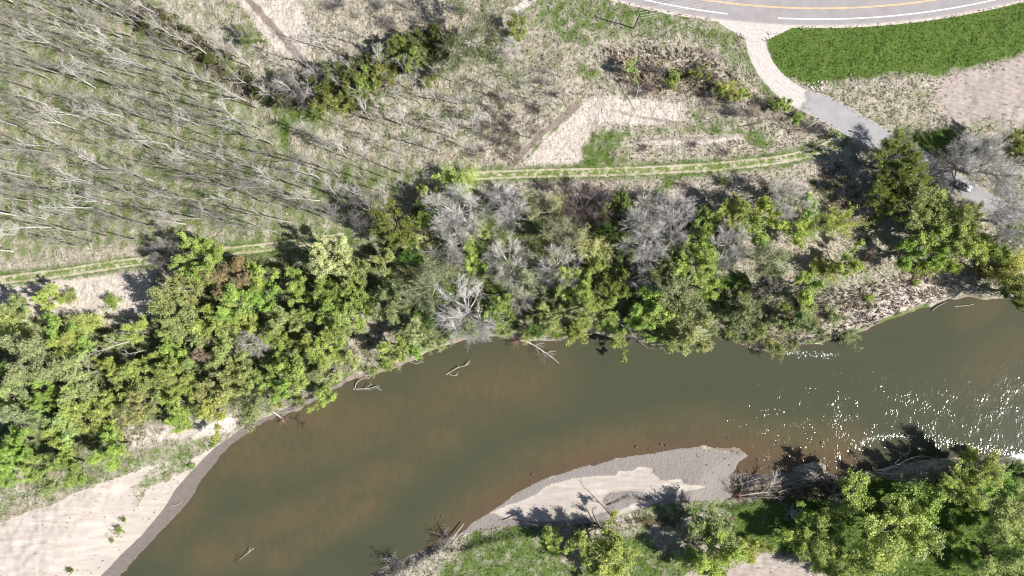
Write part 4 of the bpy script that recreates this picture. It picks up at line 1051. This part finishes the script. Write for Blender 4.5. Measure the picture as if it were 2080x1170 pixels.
fallen('driftwood', 'thin stick lying below the straight log on the far bank', [(920,1104,.3),(930,1092,.3),(940,1080,.3)], .07, .04, wood_pale)
fallen('dead_snag', 'curved dead stem on the gravel bar\'s sandy edge', [(1218,1068,.4),(1212,1052,.6),(1206,1038,.4),(1212,1030,.1)], .14, .06, wood_grey)
fallen('dead_snag', 'forked standing dead tree at the back of the gravel bar', [(1248,1056,.4),(1249,1044,2.0),(1247,1032,4.0),(1245,1022,5.5)], .15, .07, wood_grey, 'dead tree', nb=5, bl=3.2, br=.06)
fallen('dead_snag', 'dark arching driftwood limb behind the sandy patch of the gravel bar', [(1234,1026,.2),(1252,1020,.4),(1268,1012,.4),(1278,1007,.2)], .13, .05, wood_dark, nb=4, bl=2.0)
fallen('uprooted_tree', 'bleached uprooted tree lying across the driftwood pile on the far bank', [(1502,1006,.8),(1520,1004,.9),(1545,1001,.9),(1567,999,.7)], .24, .10, wood_pale, 'fallen tree', nb=5, bl=3.4, roots=24, rs=3.2)
fallen('dead_snag', 'bleached broom of twigs standing on the driftwood pile', [(1556,1002,.5),(1568,985,2.0),(1576,968,3.2)], .13, .05, wood_pale, nb=14, bl=3.2, br=.045, fan=40)
for i, (pts, ph) in enumerate((([(1498,985,.5),(1530,975,.8),(1556,968,.6)], 'along the upper rim of the driftwood pile'), ([(1505,995,.6),(1535,988,.9),(1566,984,.7)], 'through the middle of the driftwood pile'), ([(1510,1012,.5),(1545,1010,.5),(1590,1012,.4)], 'under the bleached uprooted tree'),
        ([(1590,985,.3),(1625,975,.5),(1668,962,.3)], 'between the driftwood pile and the sand spit'), ([(1580,1000,.3),(1610,992,.5),(1650,985,.3)], 'in the shade right of the driftwood pile'), ([(1640,950,.3),(1655,946,.5),(1672,952,.3)], 'on the small sand spit'))):
    fallen('dead_branch', f'grey dead branch lying {ph}', pts, .15, .06, wood_grey, 'branch', nb=10, bl=3.4, br=.06, fan=60, start=.0)
fallen('dead_branch', 'dark bent branch poking onto the gravel from the driftwood pile', [(1486,1000,.6),(1478,990,.6),(1470,978,.3)], .11, .05, wood_dark, 'branch', nb=2, bl=1.6)
fallen('fallen_log', 'long bleached log of the log jam beside the shaded pool', [(1776,955,.6),(1800,953,.9),(1825,943,1.2),(1850,931,1.0),(1868,927,.6)], .26, .11, wood_pale, 'log', nb=5, bl=3.0, roots=12, rs=1.6)
fallen('fallen_log', 'shorter bleached log under the long one in the log jam', [(1772,948,.3),(1778,958,.5),(1800,962,.5),(1830,965,.3)], .20, .12, wood_pale, 'log', nb=4, bl=2.4)
for i, (pts, ph) in enumerate((([(1820,950,.4),(1850,945,.5),(1890,938,.3)], 'above the log jam along the dark pool'), ([(1800,972,.3),(1835,975,.5),(1860,968,.3)], 'inland of the log jam'), ([(2030,932,.4),(2050,928,.5),(2072,934,.3)], 'at the foam by the picture edge'))):
    fallen('dead_branch', f'grey dead branch {ph}', pts, .13, .05, wood_grey, 'branch', nb=9, bl=2.8, fan=60, start=0)
fallen('brush_tangle', 'dark tangle of flotsam stuck in the shallows beside the riffle', [(1728,915,.2),(1734,922,.4),(1742,932,.2)], .14, .08, wood_dark, nb=10, bl=1.6, br=.06, fan=70, start=0)
fallen('dead_branch', 'white bare dead branch beside the old road, below the lime bush', [(1592,238,.3),(1600,243,1.4),(1606,252,2.2),(1602,246,2.4)], .14, .07, wood_pale, 'branch', nb=2, bl=1.6)
fallen('dead_snag', 'white broken stem standing below the roadside thicket', [(1289,222,.1),(1292,205,1.8),(1294,190,3.6),(1297,176,4.6)], .12, .06, wood_pale, 'dead tree', nb=3, bl=1.8)
fallen('dead_branch', 'pale fallen branch on the brush by the asphalt lane', [(1638,260,.4),(1648,254,.6),(1660,247,.4)], .10, .05, wood_pale, 'branch', nb=3, bl=2.0)
for pts, ph in (([(1445,213,.2),(1470,208,.5),(1500,212,.3)], 'in the brush below the pale thicket crown'), ([(1500,258,.2),(1530,252,.4),(1555,240,.3)], 'in the reddish brush near the old road'), ([(1570,250,.2),(1600,262,.5),(1635,262,.3)], 'in the black shade by the asphalt lane')):
    fallen('dead_branch', f'dark fallen branch {ph}', pts, .10, .04, wood_dark, 'branch', nb=6, bl=2.4)
fallen('leaning_dead_tree', 'leaning pale dead branch over the canopy below the pale clearing', [(262,694,5.0),(240,700,6.0),(212,710,7.0),(180,720,6.5)], .17, .05, wood_pale, 'dead tree', nb=9, bl=4.2, br=.055, fan=35, start=.25)
fallen('leaning_dead_tree', 'second pale dead branch, right of the leaning one', [(292,712,5.0),(275,716,5.5),(250,720,5.5)], .12, .05, wood_pale, 'dead tree', nb=5, bl=2.8)
fallen('fallen_log', 'pale bare trunk end in a dark gap beside the reddish tree', [(382,712,4.5),(392,722,5.0),(405,732,5.5)], .24, .20, wood_pale, 'log')
fallen('fallen_log', 'white broken trunk at the edge of the shaded glade', [(958,594,2.5),(970,586,3.2)], .22, .18, wood_pale, 'log')
fallen('fallen_log', 'grey log across the shaded glade\'s bank side', [(985,606,1.5),(1000,600,1.6),(1014,598,1.4)], .20, .15, wood_grey, 'log')
fallen('dead_branch', 'grey branch on the wet mud at the sand bar\'s water edge', [(348,1028,.1),(362,1024,.2),(370,1017,.1)], .09, .05, wood_pale, 'branch')
fallen('dead_branch', 'dark stick on the sandy slope above the wet mud', [(329,964,.2),(338,958,.3),(346,953,.2)], .09, .05, wood_dark, 'branch')
fallen('driftwood', 'bent dark driftwood by the small gravel spit at the river bend', [(1893,631,.2),(1905,622,.4),(1922,614,.3)], .14, .08, wood_grey)
fallen('driftwood', 'pale driftwood stick pointing out from the small gravel spit', [(1940,622,.1),(1960,621,.3),(1978,618,.3)], .11, .06, wood_pale)
fallen('driftwood', 'pale log end at the foot of the tangled bank', [(1655,697,.3),(1672,699,.3)], .16, .10, wood_pale)
fallen('dead_snag', 'grey twigs dangling into the river right of the fallen willow', [(1320,690,1.0),(1334,700,.6),(1344,710,.1)], .09, .04, wood_grey, nb=6, bl=2.2)

def rock(px, py, s, mat, label, group, name='rock', sink=.3):
    bm = bmesh.new(); bmesh.ops.create_icosphere(bm, subdivisions=2, radius=1)
    ax = Vector(rng.normal(size=3)); k = [Vector(rng.normal(size=3)).normalized() for _ in range(5)]
    for v in bm.verts:
        c = v.co.copy(); f_ = 1 - sum(max(0, c.dot(a) - .55) * .55 for a in k); v.co = Vector((c.x * s, c.y * s * .75, c.z * s * .6)) * f_
    me = bpy.data.meshes.new(name); bm.to_mesh(me); bm.free()
    o = link(name, me, mat); q = G(px, py); z = max(gz(q.x, q.y), ZW - .1); o.location = (*P(px, py, z).xy, z + s * .6 * (1 - 2 * sink) * .5); o.rotation_euler = (0, 0, rng.random() * 6)
    return tag(o, label, 'rock', group)
pale_rock, dark_rock = simple_mat('pale_stone', (.52, .47, .43), .9, .2, .25, 4), simple_mat('wet_stone', (.09, .075, .062), .7, .3, .3, 4)
for x, y in ((1640,172),(1646,176),(1652,170),(1656,178),(1660,182),(1664,174),(1669,168),(1674,172),(1678,166),(1662,166),(1668,178),(1654,184),(1649,182),(1672,164)):
    rock(x + rng.normal(), y + rng.normal(), rng.uniform(.35, .75), pale_rock, 'pale rubble stone in the heap where gravel meets asphalt', 'rubble heap beside the side road', 'rubble_stone')
for x, y, ph in ((1292,907,'first in the water off the gravel bar\'s upper edge'), (1318,911,'second in the water off the gravel bar'), (1323,917,'lower of a close pair off the gravel bar'), (1342,903,'in the tightest trio off the gravel bar'), (1352,904,'right one of the trio off the gravel bar'), (1437,897,'at the notch of the gravel bar\'s top edge'),
                 (1467,890,'beyond the notch of the gravel bar'), (1478,891,'farthest one beyond the notch'), (1081,964,'near the low end of the gravel bar'), (1095,958,'second near the low end of the gravel bar'), (1540,932,'in the brown inlet beside the bar tip'), (1578,928,'in the middle of the brown inlet'), (1600,925,'right one in the brown inlet'), (887,1051,'left one alone in open water below the bar'), (898,1049,'right one alone in open water below the bar'), (1578,900,'in the shallows above the inlet'), (1668,899,'right one in the shallows above the inlet')):
    rock(x, y, rng.uniform(.35, .6), dark_rock, f'dark wet stone {ph}', 'dark stones in the shallows')

# ------------------------------------------------------------------ power pole and wires
pole_wood = simple_mat('pole_wood', (.135, .11, .095), .9, .15, .25, 2)
wire_mat = simple_mat('wire_metal', (.62, .61, .60), .45, .5, .05, 2)
pb = P(1287, 57, 0); pole = empty('utility_pole', pb); tag(pole, 'wooden power pole on the verge with wires crossing the highway', 'power pole')
ln_az = math.atan2(30 / 6.667 * 1.0, 140 / 6.667)      # the line runs up and to the right
pd = Vector((math.cos(ln_az), math.sin(ln_az), 0)); pn = Vector((-pd.y, pd.x, 0))
HP = 10.6
v, f = tubes([(0, 0, -.3, 0, 0, HP * .5, .22, .19), (0, 0, HP * .5, 0, 0, HP, .19, .15)], 10, 6, .02); link('post', mesh_np('post', v, f, None, True), pole_wood, pole)
def box_mesh(name, segs):
    bm = bmesh.new()
    for c, sz, rot in segs:
        r_ = bmesh.ops.create_cube(bm, size=1); M = Matrix.Translation(c) @ Matrix.Rotation(rot, 4, 'Z') @ Matrix.Diagonal((*sz, 1))
        bmesh.ops.transform(bm, matrix=M, verts=r_['verts'])
    bmesh.ops.bevel(bm, geom=bm.edges[:], offset=.015, segments=1, affect='EDGES')
    me = bpy.data.meshes.new(name); bm.to_mesh(me); bm.free(); return me
link('crossarm', box_mesh('crossarm', [((0, 0, HP - .35), (.11, 2.5, .12), ln_az)]), pole_wood, pole)
ins = []
offs = [1.15, .45, -.45, -1.15]
for u in offs:
    a = pn * u; ins.append((a.x, a.y, HP - .29, a.x, a.y, HP - .1, .05, .06))
for k, u in enumerate(offs):
    v, f = tubes([ins[k]], 8, 8, .0); link('insulator', mesh_np('insulator', v, f, None, True), simple_mat('porcelain', (.42, .40, .38), .3, .5, .05), pole)
for k, u in enumerate(offs):
    a = pb + pn * u + Vector((0, 0, HP - .1)); b = a + pd * 62; b = b + pn * (u * .25); segs = []
    for i in range(24):
        s0, s1 = i / 24, (i + 1) / 24; p0, p1 = a.lerp(b, s0), a.lerp(b, s1); p0.z -= 4 * 1.1 * s0 * (1 - s0); p1.z -= 4 * 1.1 * s1 * (1 - s1)
        segs.append((*(p0 - a), *(p1 - a), .03, .03))
    v, f = tubes(segs, 5, 5, .0); w = link('power_line', mesh_np('power_line', v, f, None, True), wire_mat); w.location = a
    tag(w, ('uppermost', 'second from the top', 'third from the top', 'lowest')[k] + ' of four thin wires from the power pole over the highway', 'power line', 'wires from the power pole')

# thin marker posts by the roads
def marker(px, py, h, r, label):
    q = G(px, py); e = empty('marker_post', q); tag(e, label, 'post')
    v, f = tubes([(0, 0, -.2, 0, 0, h, r, r)], 8, 8, 0); link('post', mesh_np('post', v, f, None, True), pole_wood, e)
    link('cap', box_mesh('cap', [((0, 0, h - .25), (.05, .22, .42), .3)]), wire_mat, e)
marker(1556, 83, 1.3, .06, 'short dark marker post where the gravel road meets the lush verge')
marker(1642, 222, 1.6, .05, 'thin dark delineator post beside the upper end of the asphalt lane')
rock(1230, 8, .45, dark_rock, 'small dark stone on the olive verge above the power pole shadow', None, 'stone')

# ------------------------------------------------------------------ white utility truck under the bare trees
tq = G(1953, 379); tz = gz(tq.x, tq.y) + .05
truck = empty('utility_truck', (tq.x, tq.y, tz), math.atan2(-250, 560)); tag(truck, 'white utility truck with dark roof hatch parked under bare grey trees', 'truck')
wp = simple_mat('white_car_paint', (.80, .80, .79), .3, .5, .04, 2); dkp = simple_mat('black_plastic', (.025, .025, .028), .5, .4, .1, 3); glass = simple_mat('dark_glass', (.03, .035, .04), .08, .6, .05, 2); bedm = simple_mat('grey_bed', (.38, .39, .40), .6, .4, .12, 3)
def prism(name, prof, w, mat, parent, bev=.05, taper=1.0):      # side outline (x, z) given thickness w along y
    bm = bmesh.new(); n = len(prof); zt = max(z for _, z in prof); zb = min(z for _, z in prof)
    L = [bm.verts.new((x, -w / 2 * (1 - (1 - taper) * (z - zb) / (zt - zb)), z)) for x, z in prof]; Rr_ = [bm.verts.new((x, w / 2 * (1 - (1 - taper) * (z - zb) / (zt - zb)), z)) for x, z in prof]
    bm.faces.new(L); bm.faces.new(Rr_[::-1])
    for i in range(n): bm.faces.new((L[i], Rr_[i], Rr_[(i + 1) % n], L[(i + 1) % n])[::-1])
    bmesh.ops.recalc_face_normals(bm, faces=bm.faces)
    if bev: bmesh.ops.bevel(bm, geom=bm.edges[:], offset=bev, segments=2, affect='EDGES')
    me = bpy.data.meshes.new(name); bm.to_mesh(me); bm.free(); return link(name, me, mat, parent)
prism('chassis', [(-2.5, .42), (2.45, .42), (2.45, .72), (-2.5, .72)], 1.7, dkp, truck)
prism('hood', [(1.02, .74), (2.5, .74), (2.52, 1.02), (2.3, 1.2), (1.02, 1.3)], 1.85, wp, truck, .08, .92)
prism('cab', [(-.72, .74), (.98, .74), (.98, 1.28), (-.72, 1.28)], 1.85, wp, truck, .05)
prism('window', [(-.66, 1.3), (.96, 1.3), (.52, 1.84), (-.58, 1.84)], 1.72, glass, truck, .03, .86)
rf = prism('roof', [(-.62, 1.86), (.55, 1.86), (.50, 1.95), (-.58, 1.95)], 1.5, wp, truck, .03)
prism('hatch', [(-.36, 1.955), (.30, 1.955), (.30, 1.985), (-.36, 1.985)], .82, glass, rf, .01)
bd = prism('cargo_bed', [(-2.5, .74), (-.76, .74), (-.76, .86), (-2.5, .86)], 1.8, bedm, truck, .02)
for y in (-.86, .86): link('side_panel', box_mesh('side_panel', [((-1.63, y, 1.05), (1.74, .08, .36), 0)]), bedm, bd)
link('tailgate', box_mesh('tailgate', [((-2.46, 0, 1.05), (.08, 1.62, .36), 0)]), bedm, bd)
link('bumper', box_mesh('bumper', [((2.6, 0, .6), (.16, 1.8, .22), 0)]), dkp, truck)
for x in (-1.65, 1.6):
    for y in (-.85, .85):
        bm = bmesh.new(); bmesh.ops.create_cone(bm, cap_ends=True, segments=20, radius1=.40, radius2=.40, depth=.26, matrix=Matrix.Translation((x, y, .36)) @ Matrix.Rotation(R(90), 4, 'X'))
        bmesh.ops.bevel(bm, geom=bm.edges[:], offset=.03, segments=1, affect='EDGES'); me = bpy.data.meshes.new('wheel'); bm.to_mesh(me); bm.free(); wh = link('wheel', me, dkp, truck)
        bm = bmesh.new(); bmesh.ops.create_cone(bm, cap_ends=True, segments=16, radius1=.2, radius2=.2, depth=.03, matrix=Matrix.Translation((x, y + math.copysign(.135, y), .36)) @ Matrix.Rotation(R(90), 4, 'X')); me = bpy.data.meshes.new('rim'); bm.to_mesh(me); bm.free(); link('rim', me, bedm, wh)
for y in (-.68, .68): link('headlight', box_mesh('headlight', [((2.53, y, .92), (.05, .34, .16), 0)]), simple_mat('lamp_glass', (.7, .7, .68), .15, .5, .02), truck)
for y in (-1.02, 1.02): link('mirror', box_mesh('mirror', [((.75, y, 1.4), (.12, .22, .18), 0)]), wp, truck)

# ------------------------------------------------------------------ a person standing on the asphalt lane
def skin(name, verts, edges, radii, mat, parent=None, sub=2):
    me = bpy.data.meshes.new(name); me.from_pydata(verts, edges, []); o = link(name, me, mat, parent)
    md = o.modifiers.new('skin', 'SKIN'); md.use_smooth_shade = True
    for i, r_ in enumerate(radii): me.skin_vertices[0].data[i].radius = r_ if hasattr(r_, '__len__') else (r_, r_)
    me.skin_vertices[0].data[0].use_root = True
    o.modifiers.new('sub', 'SUBSURF').levels = sub; o.modifiers['sub'].render_levels = sub; return o
skin_m, shirt_m, trous_m, hair_m, shoe_m = simple_mat('skin', (.42, .27, .20), .6, .3, .05), simple_mat('white_cotton', (.80, .79, .77), .9, .1, .04), simple_mat('dark_trousers', (.03, .032, .04), .9, .1, .15), simple_mat('dark_hair', (.03, .022, .018), .7, .3, .2), simple_mat('shoe', (.05, .05, .05), .7, .3, .1)
V_ = [(0,0,.95),(0,0,1.18),(0,0,1.40),(0,0,1.50),(0,-.015,1.60),(0,-.01,1.70),
      (.17,0,1.40),(.24,.02,1.12),(.22,-.10,.90),(.22,-.13,.82),(-.17,0,1.40),(-.24,.02,1.12),(-.22,-.10,.90),(-.22,-.13,.82),
      (.09,0,.88),(.10,-.02,.48),(.10,.02,.08),(.11,-.13,.04),(-.09,0,.88),(-.10,-.02,.48),(-.10,.02,.08),(-.11,-.13,.04)]
E_ = [(0,1),(1,2),(2,3),(3,4),(4,5),(2,6),(6,7),(7,8),(8,9),(2,10),(10,11),(11,12),(12,13),(0,14),(14,15),(15,16),(16,17),(0,18),(18,19),(19,20),(20,21)]
R_ = [.12,.12,.13,.055,.085,.08,.06,.045,.035,.035,.06,.045,.035,.035,.085,.06,.045,.04,.085,.06,.045,.04]
for s_ in (1, -1):                                            # five fingers on each hand
    w_ = 9 if s_ == 1 else 13
    for k, (dx, L) in enumerate(((.022, .075), (.008, .085), (-.008, .08), (-.022, .065), (.036, .05))):
        i = len(V_); bx, by, bz = V_[w_]
        tz_ = -.03 if k < 4 else .0
        V_ += [(bx + s_ * dx, by - .02, bz - .03 - tz_ * 0), (bx + s_ * dx * 1.2, by - .03, bz - .03 - L * .55), (bx + s_ * dx * 1.15, by - .015, bz - .03 - L)]
        E_ += [(w_, i), (i, i + 1), (i + 1, i + 2)]; R_ += [.012, .010, .008]
pq = G(1735, 269); pz = gz(pq.x, pq.y) + .045
person = skin('person', V_, E_, R_, skin_m, None, 1); person.location = (pq.x, pq.y, pz); person.rotation_euler = (0, 0, R(115))
tag(person, 'person in white shirt and dark trousers standing on the asphalt lane', 'person')
skin('shirt', [(0,0,.93),(0,0,1.18),(0,0,1.41),(.17,0,1.41),(.235,.02,1.16),(-.17,0,1.41),(-.235,.02,1.16)], [(0,1),(1,2),(2,3),(3,4),(2,5),(5,6)], [(.17,.13),(.165,.135),(.17,.14),.085,.07,.085,.07], shirt_m, person)
skin('trousers', [(0,0,.95),(.09,0,.86),(.10,-.02,.48),(.10,.02,.10),(-.09,0,.86),(-.10,-.02,.48),(-.10,.02,.10)], [(0,1),(1,2),(2,3),(0,4),(4,5),(5,6)], [(.15,.12),.10,.078,.065,.10,.078,.065], trous_m, person)
skin('hair', [(0,.02,1.69),(0,.005,1.74)], [(0,1)], [(.098,.10),(.075,.08)], hair_m, person)
for s_ in (1, -1): skin('shoe', [(s_*.10,.03,.04),(s_*.112,-.16,.035)], [(0,1)], [.058,.05], shoe_m, person)
# nose and ears on the face
skin('nose', [(0,-.09,1.63),(0,-.112,1.605)], [(0,1)], [.014,.016], skin_m, person, 1)
for s_ in (1, -1): skin('ear', [(s_*.085,-.01,1.64),(s_*.09,-.005,1.60)], [(0,1)], [.016,.014], skin_m, person, 1)
for s_ in (1, -1): skin('eye', [(s_*.032,-.088,1.652),(s_*.038,-.086,1.652)], [(0,1)], [.009,.008], hair_m, person, 1)
skin('mouth', [(-.022,-.09,1.57),(.022,-.09,1.57)], [(0,1)], [.006,.006], simple_mat('lips', (.30,.12,.10), .5), person, 1)

# ------------------------------------------------------------------ grass and undergrowth: real blades over the painted ground
roadm = np.minimum(np.minimum(d_line(QX, QY, gcl) - 21, np.abs(np.hypot(QX - HWY_C[0], QY - HWY_C[1]) - HWY_R + 6) - 41), d_line(QX, QY, [(1470,44),(1600,46)]) - 22)
trkd = np.minimum(d_line(QX, QY, trk), d_line(QX, QY, trk_b))
noveg = np.clip(ch['sand'] * .97 + ch['wet'] + ch['gravel'] * .985 + ch['field'] * .97 + ch['bare'] * .75, 0, 1)
noveg = np.where((roadm < 1) | (DR < .8), 1, noveg); noveg = np.where(trkd < 13, np.maximum(noveg, .8), noveg)
def scatter(n):
    return rng.uniform(-160, 160, n), rng.uniform(-92, 92, n)
def blades(name, x, y, h, w, per, lean, mats, label):
    n = len(x); N = n * per
    z = lookup(Z, x, y)
    bx = np.repeat(x, per) + rng.normal(size=N) * .16; by = np.repeat(y, per) + rng.normal(size=N) * .16; bz = np.repeat(z, per) - .06
    hh = np.repeat(h, per) * rng.uniform(.6, 1.25, N); a = rng.random(N) * 6.283; ww = w * rng.uniform(.7, 1.3, N) * .5
    wa = np.repeat(fbm(x * .05, y * .05, 2) * 12, per) + rng.normal(size=N) * .8; ll = hh * lean * rng.uniform(.3, 1.3, N)
    dx, dy = np.cos(wa) * ll, np.sin(wa) * ll; ux, uy = np.cos(a) * ww, np.sin(a) * ww
    V = np.stack([np.stack([bx - ux, by - uy, bz], 1), np.stack([bx + ux, by + uy, bz], 1), np.stack([bx + dx * .45 + ux * .8, by + dy * .45 + uy * .8, bz + hh * .75], 1), np.stack([bx + dx, by + dy, bz + hh], 1)], 1).reshape(-1, 3)
    o = link(name, mesh_np(name, V, np.arange(N * 4).reshape(N, 4), {'tone': np.repeat(rng.normal(size=N) * .14 + np.repeat(rng.normal(size=n) * .14, per), 4)}), mats)
    return tag(o, label, None, None, 'stuff')
def grass_mat(name, c0, c1, tr=.3):
    t = NT(name); v = t.rng(t.attr('tone'), -.45, .45); c = t.mix(v, c0, c1); c = t.mix(t.rng(t.noise(.25, 3), .35, .7, 0, .5), c, t.mix(1.0, c, (.66, .76, .66), 'MULTIPLY')); c = t.mix(t.rng(t.noise(.07, 4, .6), .42, .68, 0, .6), c, t.mix(1.0, c, (1.45, 1.22, 1.2), 'MULTIPLY'))
    d, l = t.n('ShaderNodeBsdfDiffuse'), t.n('ShaderNodeBsdfTranslucent'); t.put(d.inputs[0], c); t.put(l.inputs[0], c); m = t.n('ShaderNodeMixShader'); m.inputs[0].default_value = tr
    t.put(m.inputs[1], d.outputs[0]); t.put(m.inputs[2], l.outputs[0]); return t.done(m.outputs[0])
x, y = scatter(230000); gv, nv = lookup(ch['green'], x, y), lookup(noveg, x, y)
gn = gv * .92 + (fbm(x * .35, y * .35, 3) - .5) * 1.1 + (fbm(x * 1.1 + 3, y * 1.1, 2) - .5) * .55
pl_ = lookup(ch['pale'], x, y)
keep_d = (gn < .5) & (rng.random(len(x)) > nv) & (rng.random(len(x)) < .62)
k = keep_d & (pl_ > .5); k2 = keep_d & ~k
blades('dry_grass', x[k], y[k], rng.uniform(.15, .36, k.sum()), .2, 3, 1.4, grass_mat('straw', (.44, .395, .345), (.70, .64, .58)), 'pale straw-coloured dead grass flattened over the open strips')
blades('dry_grass', x[k2], y[k2], rng.uniform(.25, .65, k2.sum()), .2, 3, 1.1, grass_mat('dead_grass', (.28, .245, .195), (.62, .56, .49)), 'tan and buff dead grass between the trees and on the banks')
k0 = (gn >= .5) & (rng.random(len(x)) > nv) & (rng.random(len(x)) < .75); k = k0 & (lookup(ch['stripe'], x, y) < .5); k3 = k0 & ~k
blades('green_grass', x[k3], y[k3], rng.uniform(.2, .5, k3.sum()), .2, 3, .9, grass_mat('row_grass', (.11, .15, .055), (.33, .36, .19), .3), 'pale green spring grass between the plantation rows')
blades('green_grass', x[k], y[k], rng.uniform(.18, .42, k.sum()), .2, 3, .8, grass_mat('fresh_grass', (.075, .145, .026), (.22, .315, .070), .35), 'fresh green spring grass on the verges and the meadow')
x, y = scatter(60000); qx, qy = 1040 + x * F / H, 585 - y * F / H
k = (np.maximum(d_poly(qx, qy, [(1450,600),(1560,560),(1700,590),(1850,550),(1950,535),(1960,585),(1850,640),(1690,690),(1560,715),(1460,690)]), d_poly(qx, qy, [(1220,100),(1420,100),(1540,200),(1300,190)])) > 0) & (lookup(DR, x, y) > .6)
blades('reeds', x[k], y[k], rng.uniform(.6, 1.5, k.sum()), .3, 4, 1.0, grass_mat('reed_straw', (.25, .215, .17), (.68, .615, .54)), 'flattened dead reed clumps on the rough riverbank slope and verge')
# low leafy cover below the trees
x, y = scatter(90000); li = lookup(ch['litter_shade'], x, y); gv = lookup(ch['green'], x, y)
pxx, pyy = 1040 + x * F / H, 585 - y * F / H
wild = (d_poly(pxx, pyy, UNDER) > -5) |  (d_poly(pxx, pyy, [(1490,1000),(2300,930),(2300,1300),(1740,1300),(1700,1130)]) > 0) | (li > .3)
k = wild & (rng.random(len(x)) > lookup(noveg, x, y)) & (fbm(x * .22 + 5, y * .22, 3) > .47) & (rng.random(len(x)) < .55); x, y = x[k], y[k]
n = len(x); per = 7; z = lookup(Z, x, y); hgt = rng.uniform(.25, 1.3, n)
pos = np.stack([np.repeat(x, per), np.repeat(y, per), np.repeat(z, per)], 1) + np.stack([rng.normal(size=n * per) * .4, rng.normal(size=n * per) * .4, np.repeat(hgt, per) * rng.random(n * per)], 1)
V, Fq = leaves(pos, rng.normal(size=(n * per, 3)) * .7 + [0, 0, .8], rng.uniform(.22, .5, n * per))
u = link('undergrowth', mesh_np('undergrowth', V, Fq, {'tone': np.repeat(np.repeat(rng.normal(size=n) * .2, per) + rng.normal(size=n * per) * .12, 4)}), grass_mat('undergrowth_leaf', (.06, .11, .022), (.21, .27, .08), .3))
tag(u, 'low green and brownish undergrowth on the floor of the riverside woods', None, None, 'stuff')

# ------------------------------------------------------------------ camera and daylight
cam = bpy.data.cameras.new('camera'); cam.lens = 24; cam.sensor_width = 36; cam.clip_start = 1; cam.clip_end = 6000
co = bpy.data.objects.new('camera', cam); C.objects.link(co); co.location = (0, 0, H); bpy.context.scene.camera = co
EL, AZ = R(41.0), math.atan2(-.286, .958)          # towards the sun
sd = Vector((math.cos(AZ) * math.cos(EL), math.sin(AZ) * math.cos(EL), math.sin(EL)))
sun = bpy.data.lights.new('sun', 'SUN'); sun.energy = 5.0; sun.angle = R(.53); sun.color = (1.0, .955, .89)
so = bpy.data.objects.new('sun', sun); C.objects.link(so); so.rotation_euler = sd.to_track_quat('Z', 'Y').to_euler(); so.location = (120, -40, 160)
w = bpy.data.worlds.new('World'); bpy.context.scene.world = w; w.use_nodes = True; nt = w.node_tree
sky = nt.nodes.new('ShaderNodeTexSky'); sky.sky_type = 'NISHITA'; sky.sun_disc = False; sky.sun_elevation = EL; sky.sun_rotation = math.atan2(sd.x, sd.y)
bg = nt.nodes['Background']; bg.inputs[1].default_value = .05; nt.links.new(sky.outputs[0], bg.inputs[0])
vs_ = bpy.context.scene.view_settings; vs_.view_transform = 'Standard'; vs_.look = 'None'; vs_.gamma = 1; vs_.exposure = .8
bpy.context.scene.cycles.filter_width = 1.15; bpy.context.scene.cycles.max_bounces = 6; bpy.context.scene.cycles.diffuse_bounces = 3; bpy.context.scene.cycles.transparent_max_bounces = 8
